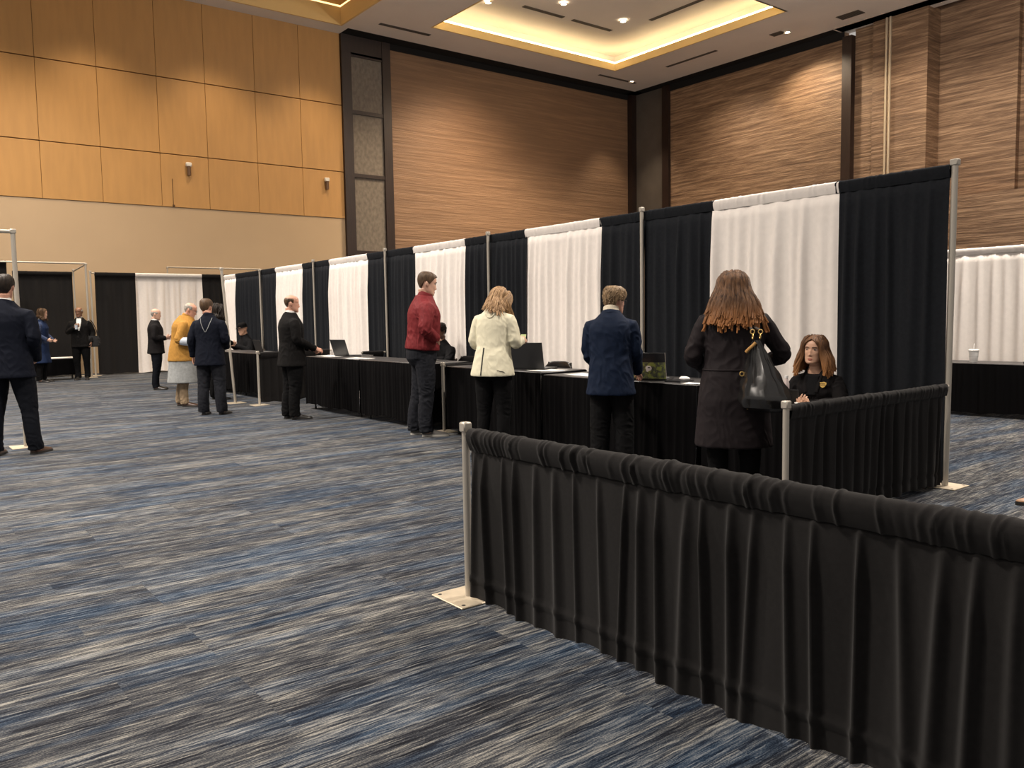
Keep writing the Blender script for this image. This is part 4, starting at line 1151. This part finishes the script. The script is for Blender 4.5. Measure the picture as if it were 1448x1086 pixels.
# 4 bald man in grey suit, far
c = person('bald grey haired person in charcoal suit before the far white drape', (4.49, 17.59, 0), (.90,-.30), 1.645,
  dict(lean=1, head=(0,8,0), R=((.25,0,1.12),(.15,.21,1.12),(-.3,.9,.15),(-.7,-.3,.3),.7), L=((-.25,0,1.12),(-.12,.21,1.10),(.3,.9,.15),(.7,-.3,.3),.7)),
  dict(bw=1.12, bd=1.2, skin=M['skin'], trousers=M['navy_trouser'], top=dict(mat=M['char_suit'], hem=.735, infl=1.03), collars=suit_collars(M['char_suit']), hair=dict(kind='fringe', mat=M['hair_grey'], top=.05)), FAR, 4)
# 5 man in mustard jacket over a pale robe
c5 = person('person in mustard jacket over long pale grey robe, head bowed', (3.90, 13.68, 0), (.86,-.42), 1.70,
  dict(lean=9, head=(0,22,0,0,-.03,.03), R=((.30,-.01,1.10),(.26,.25,1.05),(-.1,.9,-.1),(-.7,-.3,.3),.8), L=((-.25,.05,1.13),(-.10,.30,1.02),(.3,.9,-.1),(.7,-.3,.3),.8), FR=(.11,.05,-6), FL=(-.08,-.06,6)),
  dict(bw=1.20, bd=1.5, skin=M['skin_pink'], trousers=M['tan_trouser'], under=dict(name='robe', mat=M['grey_robe'], hem=.385, flare=.30, infl=1.06), top=dict(mat=M['yellow_coat'], hem=.73, infl=1.10, flare=.1, sleeve_end=.75),
       collars=[C_('jacket_collar', M['yellow_coat'], .078,.050,16)], hair=dict(kind='fringe', mat=M['hair_grey'], top=.075, **{'from': 70}), glasses=True, shoes=M['shoe_brown']), MID, 5)
mb = MB(); s5 = c5['s']
for si, path, sh, el, wri, sd in c5['sleeves']:
    mb = MB(); mb.tube([tuple(Vector(p)*s5) for p in path[8:15]], [.058,.064,.066,.066,.064,.060,.050], 14, rnd_end=True)
    mb.build('shirt_sleeve', M['pale_sleeve'], c5['root'])
# 6 navy suited man from behind
c6 = person('person in navy suit with pale lanyard on the back, beside the leaning pole', (3.82, 12.10, 0), (.66,.75), 1.70,
  dict(lean=3, head=(-4,10,0,-.04,-.02), R=((.25,0,1.12),(.17,.22,1.0),(-.2,.9,0),(-.8,-.3,.2),.6), L=((-.255,-.04,1.12),(-.27,.03,.87),(0,.12,-1),(1,.1,0),.5), FR=(.16,.02,-10), FL=(-.11,0,8)),
  dict(bw=1.06, skin=M['skin_pink'], trousers=M['jeans'], leg=(.105,.085,.078), top=dict(mat=M['navy_suit'], hem=.72, infl=1.04, flare=.25), collars=[C_('jacket_collar', M['navy_suit'], .080,.034)], hair=dict(kind='short', mat=M['hair_brown'], n=0)), MID, 6)
ribbon(c6, [(-.085,1.40),(-.06,1.33),(-.03,1.26),(0,1.20)], .003, 'lanyard_strap', M['grey_robe'], .006)
ribbon(c6, [(.085,1.40),(.07,1.33),(.045,1.26),(.01,1.20)], .0045, 'lanyard_strap', M['grey_robe'], .006)
# 7 dark haired person beyond, mostly hidden
c = person('dark haired person in black half hidden beyond the navy suited one', (4.66, 14.40, 0), (.95,.1), 1.66,
  dict(lean=4, head=(0,14,0), R=((.24,.02,1.12),(.15,.24,1.02),(-.3,.9,0),(-.8,-.3,.2),.6), L=((-.24,.02,1.12),(-.15,.24,1.02),(.3,.9,0),(.8,-.3,.2),.6)),
  dict(woman=True, skin=M['skin_olive'], trousers=M['black_trouser'], top=dict(mat=M['black_suit'], hem=.74, infl=1.02), collars=[C_('jacket_collar', M['black_suit'], .070,.03)], hair=dict(kind='bob', mat=M['hair_dark'], n=150, len=.10, tmin=55, flare=.02, thick=.035, wave=.02)), FAR, 7)
# 8 clerk in a black hat sitting at the far corner table
c8 = person('seated clerk in black hat and black clothes at the far corner table', (6.02, 16.45, 0), (-1,-.12), 1.68,
  dict(seated=True, hipz=.54, lean=14, head=(0,14,0), R=((.25,.14,.80),(.10,.38,.92),(-.6,.6,.2),(-.5,-.5,.3),.9), L=((-.25,.14,.80),(-.08,.38,.92),(.6,.6,.2),(.5,-.5,.3),.9), FR=(.12,.40,0), FL=(-.12,.40,0)),
  dict(skin=M['skin_olive'], trousers=M['black_trouser'], top=dict(mat=M['black_top'], hem=.48, infl=1.02), collars=[C_('jacket_collar', M['black_top'], .070,.04)]), FAR, 8)
mb = MB(); mb.loft([sring((0,-.005,z), r*.92, r*1.12, 24, 2) for z, r in ((.035,.086),(.07,.090),(.10,.088),(.125,.075),(.14,.045))]); mb.loft([sring((0,.01,z), r*.95, r*1.15, 24, 2) for z, r in ((.036,.09),(.040,.115),(.045,.115),(.050,.09))])
mb.xf(Matrix.Scale(c8['s'],4) @ c8['Hm']); mb.build('hat', M['black_suit'], c8['root'])
chair('chair under the seated clerk in black hat', 6.05, 16.47, PI/2, .80)
# 9 balding man in dark suit at the far table, profile
c9 = person('balding person in black suit standing at left end of the tables, profile', (4.47, 10.68, 0), (.97,-.14), 1.695,
  dict(lean=1, head=(-14,6,0), R=((.25,.02,1.12),(.15,.29,.985),(-.1,.95,-.25),(-.6,-.3,-.6),.6), L=((-.25,.02,1.12),(-.13,.29,.98),(.1,.95,-.25),(.6,-.3,-.6),.6), FR=(.10,.03,-6), FL=(-.09,-.03,6)),
  dict(bw=1.14, bd=1.25, skin=M['skin_pink'], trousers=M['black_trouser'], leg=(.105,.082,.072), top=dict(mat=M['black_suit'], hem=.725, infl=1.05, flare=.25), collars=suit_collars(M['black_suit']), hair=dict(kind='fringe', mat=M['hair_brown'], top=.070, **{'from': 72}), nose=1.1), MID, 9)
# 10 man in red jacket
c10 = person('person in dark red jacket with hands in pockets at the tables', (4.93, 8.05, 0), (.915,-.40), 1.87,
  dict(lean=5, head=(-2,14,0), R=((.275,.0,1.14),(.185,.125,1.03),(-.6,.1,-.5),(-.6,-.2,.6),.4), L=((-.235,.03,1.14),(-.17,.11,1.03),(.6,.1,-.5),(.6,-.2,.6),.4), FR=(.11,.05,-10), FL=(-.10,-.05,8)),
  dict(bw=1.10, bd=1.25, skin=M['skin'], trousers=M['jeans'], leg=(.098,.078,.072), fold=1.25, top=dict(mat=M['red_jacket'], hem=.985, infl=1.08, flare=0, fold=.010, sl_r=(.084,.076,.066,.060,.048)), collars=[C_('jacket_collar', M['red_jacket'], .078,.060,16,.565)],
       hair=dict(kind='short', mat=M['hair_brown'], n=0, thick=.011, line=[.082,.080,.068,.035,.000,.014,.018,-.030,-.060,-.064]), face=dict(brow=M['hair_brown']), shoes=M['shoe_grey'], sole=M['sole_white']), NEAR, 10)
mb = MB(); s10 = c10['s']
mb.loft([sring(c10['T']((0,-.004,z))*s10, .192*s10*k, .143*s10*k, 36) for z, k in ((.005,.98),(.012,1.02),(.05,1.03),(.058,1.0))]); mb.build('waistband', M['red_jacket'], c10['jacket'])
# 11 clerk behind him
c11 = person('seated clerk in dark clothes mostly hidden behind the red jacket', (6.10, 9.34, 0), (-.98,-.15), 1.62,
  dict(seated=True, hipz=.54, lean=10, head=(0,12,0), R=((.24,.16,.88),(.02,.30,1.10),(-.3,.3,.8),(0,-1,.2),1.0), L=((-.26,.20,.84),(-.12,.34,.86),(.7,.6,0),(.3,-.3,-.8),.5), FR=(.12,.42,0), FL=(-.12,.42,0)),
  dict(skin=M['skin_brown'], trousers=M['black_trouser'], top=dict(mat=M['black_top'], hem=.48, infl=1.0), collars=[C_('jacket_collar', M['black_top'], .068,.03)], hair=dict(kind='short', mat=M['hair_dark'], n=120)), MID, 11)
chair('chair under the clerk hidden by the red jacket', 6.12, 9.40, PI/2, .80)
# 12 woman in cream jacket
c12 = person('person with dark blond hair in cream jacket looking down at the table', (4.70, 6.38, 0), (.87,.50), 1.70,
  dict(lean=8, head=(-24,34,4,.025,-.075,.035), R=((.225,.05,1.12),(.185,.31,1.135),(.15,.95,.15),(-.8,0,-.5),.8), L=((-.215,.04,1.12),(-.12,.28,1.05),(.3,.9,.1),(.7,-.2,-.4),.7), FR=(.11,.02,-6), FL=(-.10,0,6)),
  dict(woman=True, bw=1.02, skin=M['skin'], trousers=M['black_trouser'], leg=(.100,.068,.056), fold=.6, top=dict(mat=M['cream_jacket'], hem=.775, infl=1.08, flare=.55, fold=.009), collars=[C_('scarf', M['scarf'], .068,.062,18,.560), C_('jacket_collar', M['cream_jacket'], .082,.035,16,.550)],
       hair=dict(kind='long', mat=M['hair_blond'], n=460, lw=.75, len=.165, tmin=50, flare=.015, wave=.009, thick=.022, zend=-.03)), NEAR, 12)
ribbon(c12, [(-.045,1.045),(-.047,.96),(-.05,.87),(-.055,.785)], .0065, 'black_zip_strap', M['black_stripe'], .003)
ribbon(c12, [(-.05,1.365),(-.02,1.335),(0,1.33),(.02,1.335),(.05,1.365)], .006, 'hood_flap_seam', M['cream_jacket'], .004, thick=.006)
mb = MB(); r12 = random.Random(3); pts = [tuple(on_back(c12, .105+.013*i, .835+.008*r12.uniform(-1,1)-.004*i, .003)) for i in range(6)]; mb.tube(pts, .0025, 6); mb.build('hem_stitching', M['black_stripe'], c12['root'])
# 13 person in navy jacket
c13 = person('short haired person in navy blue jacket with ivory scarf at the tables', (4.77, 4.84, 0), (.80,.60), 1.61,
  dict(lean=4, head=(-36,10,0,.025,-.045,.02), R=((.215,.05,1.12),(.205,.26,.93),(.1,.9,-.4),(-.6,0,-.8),.5), L=((-.205,.04,1.11),(-.13,.22,.94),(.2,.9,-.3),(.6,0,-.8),.5), FR=(.13,.0,-6), FL=(-.10,.0,6)),
  dict(bw=.98, bd=1.1, skin=M['skin_pink'], trousers=M['black_trouser'], leg=(.108,.086,.078), top=dict(mat=M['navy_jacket'], hem=.685, infl=1.08, flare=.30, fold=.008), collars=[C_('scarf', M['scarf'], .074,.060,14,.562), C_('jacket_collar', M['navy_jacket'], .088,.026,14,.552)],
       hair=dict(kind='short', mat=M['hair_sandy'], n=160, thick=.020, line=[.070,.068,.055,.03,.0,.0,.0,-.050,-.075,-.080]), glasses=True), NEAR, 13)
# 14 woman in black coat with handbag
c14 = person('long haired person in long black coat carrying a big handbag', (4.45, 3.375, 0), (.74,.67), 1.655,
  dict(lean=3, head=(-6,6,0,0,-.055,.015), R=((.335,.06,1.12),(.20,.26,1.03),(-.1,.95,.1),(-.8,-.2,-.4),.8), L=((-.275,.0,1.11),(-.17,.24,1.0),(.3,.9,-.1),(.7,-.2,-.4),.7), FR=(.11,0,-6), FL=(-.10,0,6)),
  dict(woman=True, bw=1.15, skin=M['skin'], trousers=M['black_trouser'], leg=(.100,.070,.060), top=dict(mat=M['black_coat'], hem=.462, infl=1.10, flare=.16, fold=.009), collars=[C_('coat_collar', M['black_coat'], .078,.030,14,.565)],
       hair=dict(kind='long', mat=M['hair_copper'], n=820, len=.238, tip=.005, lmin=.92, tmin=40, flare=.034, wave=.012, thick=.028, lw=.72, zend=-.012)), NEAR, 14)
s14 = c14['s']
mb = MB(); ps = []
for i in range(40):
    a = 2*PI*i/40; d = Vector((math.sin(a), math.cos(a), 0)); co, nn, ix, ds_ = c14['bvh'].ray_cast(Vector((0,0,.965))+d*.6, -d)
    if co is not None and abs(co.x) < .215 and (co.y < .0): ps.append((a, co+nn*.001))
ps = [p for a, p in sorted(ps, key=lambda q: q[0])]
if len(ps) > 4:
    mb.tube([tuple(p) for p in ps], (.006), 6); mb.build('waist_seam', M['black_coat'], c14['jacket'])
# 15 seated clerk woman, face seen
c15 = person('seated clerk with auburn hair and gold badge on black jacket, facing the black coated person', (5.86, 3.60, 0), (-.985,-.16), 1.60,
  dict(seated=True, hipz=.43, lean=15, head=(3,2,-3), R=((.23,.16,.715),(.035,.36,.715),(-.55,.75,.12),(-.4,-.3,.9),.85), L=((-.235,.17,.70),(-.055,.37,.69),(.55,.75,.1),(.5,-.3,.8),.75), FR=(.12,.40,0), FL=(-.12,.40,0), spread=.12),
  dict(woman=True, skin=M['skin_olive'], trousers=M['black_trouser'], top=dict(mat=M['char_suit'], hem=.46, infl=1.03, cut=.545, fold=.006), face=dict(brow=M['hair_dark']),
       nose=.8, hair=dict(kind='long', mat=M['hair_auburn'], n=560, lw=.8, len=.168, tip=.005, tmin=58, flare=.050, wave=.012, thick=.020, zend=-.015, line=[.092,.082,.062,.028,-.02,-.05,-.07,-.075])), .0048, 15)
s15 = c15['s']; T15 = c15['T']
mb = MB(); mb.loft([sring(on_back(c15, 0, z, .002, True), w, .005, 14) for z, w in ((.70,.035),(.78,.045),(.84,.052),(.885,.050))]); mb.build('black_top', M['black_top'], c15['root'])
for sg in (-1, 1):
    ribbon(c15, [(sg*.062,.905),(sg*.060,.85),(sg*.052,.79),(sg*.040,.72)], .014, 'lapel', M['char_suit'], .006, True, .004)
bd = MB(); bp0 = on_back(c15, -.085, .775, .006, True); 
sh_ = [(-.030,.018),(-.010,.024),(.012,.020),(.032,.022),(.030,.004),(.018,-.012),(.002,-.024),(-.014,-.016),(-.028,.002)]
n = len(sh_); bd.add([(bp0.x+x, bp0.y, bp0.z+z) for x, z in sh_]+[(bp0.x+x*.95, bp0.y+.005, bp0.z+z*.95) for x, z in sh_], [tuple(range(n)), tuple(range(2*n-1,n-1,-1))]+[(i,i+n,(i+1)%n+n,(i+1)%n) for i in range(n)])
bg = bd.build('badge', M['goldpatch'], c15['root'], smooth=False)
bl = MB()
for k in (-.002,.008): bl.box((bp0.x-.020, bp0.y+.0045, bp0.z+k),(bp0.x+.020, bp0.y+.0065, bp0.z+k+.003))
bl.build('badge_lines', M['black_stripe'], bg, smooth=False)
er = MB(); er.ell(tuple((c15['Hm'] @ Vector((-.078,-.008,-.042)))*s15), (.006,.006,.009), 10, 7); er.build('earring', M['gold'], c15['root'])
chair('chair under the seated clerk with auburn hair', 5.92, 3.59, PI/2+.1, .62)

# things held or carried
def world(c, p):
    bpy.context.view_layer.update()
    return c['root'].matrix_world @ Vector(p)
def phone(label, c, p, rx, rz, w=.07, h=.145, mat=None, name='smartphone', cat='phone'):
    t = thing(name, label, cat, world(c, p), 0); t.rotation_euler = (rx, 0, rz)
    a = MB(); a.box((-w/2,-.004,-h/2),(w/2,.004,h/2), bev=.003); a.build('case', mat or M['black_plastic'], t)
    a = MB(); a.box((-w/2+.004,.0041,-h/2+.006),(w/2-.004,.0048,h/2-.006)); a.build('screen', M['hole'], t, smooth=False)
phone('dark phone held in the hands of the seated clerk', c15, (.045*s15,.455*s15,.755*s15), -.5, .3+c15['root'].rotation_euler.z)
sheet('folded white paper under the hands of the seated clerk', *world(c15, (-.01,.47*s15,.655)), .4, .10, .17)
bo = thing('water_bottle', 'small pale bottle standing by the hands of the seated clerk', 'bottle', world(c15, (.075,.475,.70)))
e = MB(); e.loft([[(r*math.cos(2*PI*j/20), r*math.sin(2*PI*j/20), z) for j in range(20)] for z, r in ((0,.018),(.01,.021),(.10,.021),(.125,.014),(.14,.010))]); e.build('bottle_body', simple('clear_pet',(.62,.52,.50),.15), bo)
e = MB(); e.loft([[(r*math.cos(2*PI*j/20), r*math.sin(2*PI*j/20), z) for j in range(20)] for z, r in ((.14,.013),(.16,.013))]); e.build('cap', M['white_plastic'], bo)
phone('small pale green card held by the cream jacket person', c12, (.175*c12['s'],.385*c12['s'],1.165*c12['s']), -.9, .2+c12['root'].rotation_euler.z, .055, .09, simple('pale_green_card',(.42,.50,.24),.6), 'card', 'card')
cu = thing('paper_cup', 'small pale cup held at the chest of the far left suited person', 'cup', world(c3, (.03,.27,1.24)))
e = MB(); e.loft([[(r*math.cos(2*PI*j/16), r*math.sin(2*PI*j/16), z) for j in range(16)] for z, r in ((0,.028),(.10,.038),(.105,.040))]); e.build('cup', M['pale_sleeve'], cu)
e = MB(); e.torus((0,0,.103), .038, .003, (0,0,1), 18, 6); e.build('rim', M['white_plastic'], cu)

# black shoulder bag of the far left man
def soft_bag(label, c, base, prof, skew, straps, mat, depth=.08, group=None, rz=0.0):
    t = thing('handbag', label, 'handbag', world(c, base), c['root'].rotation_euler.z+rz, group)
    mb = MB(); rings = []; n = 44
    zt = prof[-1][0]; zb = prof[0][0]
    zz = np.linspace(zb, zt, 30)
    for z in zz:
        k = (z-zb)/(zt-zb)
        w = float(np.interp(z, [p[0] for p in prof], [p[1] for p in prof])); dp = float(np.interp(z, [p[0] for p in prof], [p[2] for p in prof])); cx = skew*(1-k)**1.3
        r = []
        for j in range(n):
            a = 2*PI*j/n
            fold = 1 + (.20*(1-2*abs(math.sin(a*4.5+.8*math.sin(a*2)+3*(1-k)*.3))) + .08*math.sin(a*17+2))*(.25+.9*k)*(1 if .03 < k else k*20)
            x = w*math.copysign(abs(math.cos(a))**.8, math.cos(a)); y = dp*math.copysign(abs(math.sin(a))**.8, math.sin(a))*fold*(.35 if math.sin(a) > 0 else 1)
            r.append((cx + x*(1+.04*math.sin(z*60+a*3)), y, z-zb))
        rings.append(r)
    mb.loft(rings); mb.build('bag_body', mat, t)
    return t, zt-zb
hb, hh = soft_bag('big slouchy black leather handbag hanging from the shoulder of the black coated person', c14, (.120, -.215, .715),
   [(.0,.10,.10),(.03,.165,.165),(.09,.165,.175),(.20,.125,.125),(.30,.085,.075),(.39,.048,.036),(.445,.022,.016)], .075, None, M['leather'], rz=-.12)
for dx in (-.022, .022):
    g = MB(); g.torus((dx, -.012, hh+.022), .016, .0038, (1,.2,0), 18, 8); g.build('ring', M['gold'], hb)
    g = MB(); g.torus((dx*1.1, -.006, hh+.052), .013, .0034, (.2,1,0), 18, 8); g.build('ring', M['gold'], hb)
    loc_sh = c14['T']((.135, -.01, .535))*s14
    inv = (Matrix.Translation(hb.location) @ Matrix.Rotation(hb.rotation_euler.z, 4, 'Z')).inverted()
    def L_(p): return inv @ world(c14, p)
    top = Vector((.135+dx*.7, .0, 0)); pts = [Vector((dx*1.1, -.004, hh+.062))]
    for y, z in ((-.19,1.27),(-.165,1.335),(-.115,1.385),(-.05,1.415),(.01,1.418),(.08,1.37),(.13,1.28)):
        co, nn, ix, dd = c14['bvh'].find_nearest(Vector((.135+dx*.7, y, z)))
        pts.append(L_(tuple(co+nn*.007)))
    g = MB(); g.tube(spline([tuple(p) for p in pts], 30), [(.0095,.0048)]*30, 10, side=(1,0,0)); g.build('strap', simple('worn_strap_leather',(.05,.045,.04),.35), hb)
g = MB(); g.tube(spline([(-.062,-.030,hh-.075),(-.045,-.035,hh-.055),(-.022,-.03,hh-.035),(-.004,-.028,hh-.015)], 10), (.010), 8); g.build('tan_zip_edge', simple('tan_suede',(.42,.22,.06),.7), hb)
for i in range(4):
    g = MB(); g.ell((-.05+.075*i, -.062, .018-.004*i), (.006,.006,.006), 8, 6); g.build('foot_stud', M['gold'], hb)
g = MB(); g.torus((-.085,-.05,.235), .013, .004, (0,1,0), 16, 6); g.build('side_ring', M['gold'], hb)
hb2, _ = soft_bag('black shoulder bag at the hip of the far left suited person', c3, (-.29, .06, .80), [(0,.10,.04),(.03,.15,.06),(.2,.15,.06),(.27,.12,.04)], 0, None, M['leather'])
g = MB(); g.tube(spline([(-.10,0,.26),(-.06,-.02,.45),(.05,.0,.66),(.14,.03,.46),(.10,.0,.26)], 20), .010, 8); g.build('strap', M['leather'], hb2)
# ------------------------------------------------------------------ light
scene.world = bpy.data.worlds.new('world'); scene.world.use_nodes = True
bg = scene.world.node_tree.nodes['Background']; bg.inputs[0].default_value = (1.0,.92,.85,1); bg.inputs[1].default_value = .46
downlight('downlight in the golden recess, left of the bright pair', 17.85, 20.1, ZC+.60, 2200, angle=110)
downlight('downlight in the golden recess, right of the bright pair', 20.5, 20.1, ZC+.60, 2200, angle=110)
downlight('downlight at top left inside the golden recess', 16.0, 21.6, ZC+.70, 1500, angle=110)
downlight('downlight in the ceiling corner above the dark post', 24.3, 23.4, ZC, 700, angle=70)
downlight('downlight in ceiling above the bright part of right wall', 24.45, 16.46, ZC, 850, angle=125, aim=(25.9,15.9,0))
for y in (12.6, 10.2, 19.5): downlight('', 24.0, y, ZC-.05, 750, False, angle=115, soft=.2, col=(1,.82,.62), blend=1.0, aim=(25.6,y-.3,0))
# lamps over the floor, out of frame
for x, y, p in ((-1.5,5.0,4600),(-1.5,11.0,5600),(-1.5,17.0,4600),(-6,8.0,4600),(-6,15,4600),(3.0,14.0,2600),(3.0,20.0,3000),(9.5,2.5,7000),(15,9,2000),(14.0,14.0,1500)):
    downlight('', x, y, ZC-.05, p*.97, False, angle=130, soft=.40, col=(1,.90,.79), blend=.8)
# wall washers on the honey wall
for x in (-3.4,-.2,2.2,5.0,8.2,11.4): downlight('', x, 23.05, ZC-.02, 880, False, angle=92, soft=.25, col=(1,.78,.52), blend=1.0, aim=(x,23.8,0))
for x in (16.8,): downlight('', x, 22.0, ZC-.02, 1500, False, angle=125, soft=.4, col=(1,.74,.5), blend=1.0, aim=(x,24.0,0))
# added point fills without fixtures, to brighten the flat ceiling
for x, y, z, p in ((15.0,10.5,9.0,800),(18.0,5.0,9.0,800)):
    ld = bpy.data.lights.new('ceiling_fill', 'POINT'); ld.energy = p; ld.color = (1,.88,.76); ld.shadow_soft_size = .25
    lo = bpy.data.objects.new('ceiling_fill', ld); COL.objects.link(lo); lo.location = (x,y,z)
# ------------------------------------------------------------------ camera
F_, YAW, PIT, ROL = 1161.60190, 0.657799603, 0.0795, -0.0168286632
cy_, sy_ = math.cos(YAW), math.sin(YAW)
fw = Vector((sy_*math.cos(PIT), cy_*math.cos(PIT), -math.sin(PIT))); rt = Vector((cy_, -sy_, 0)); up = rt.cross(fw)
r2 = rt*math.cos(ROL) + up*math.sin(ROL); u2 = up*math.cos(ROL) - rt*math.sin(ROL)
cd = bpy.data.cameras.new('camera'); cam = bpy.data.objects.new('camera', cd); COL.objects.link(cam)
cd.sensor_fit = 'HORIZONTAL'; cd.sensor_width = 36; cd.lens = F_/1448*36; cd.clip_end = 200
mw = Matrix(((r2.x,u2.x,-fw.x,0),(r2.y,u2.y,-fw.y,0),(r2.z,u2.z,-fw.z,1.32),(0,0,0,1)))
cam.matrix_world = mw
scene.camera = cam
vs = scene.view_settings
scene.display_settings.display_device = 'sRGB'
vs.view_transform = 'Standard'; vs.look = 'None'; vs.gamma = 1.0; vs.use_curve_mapping = False
vs.exposure = 0.0
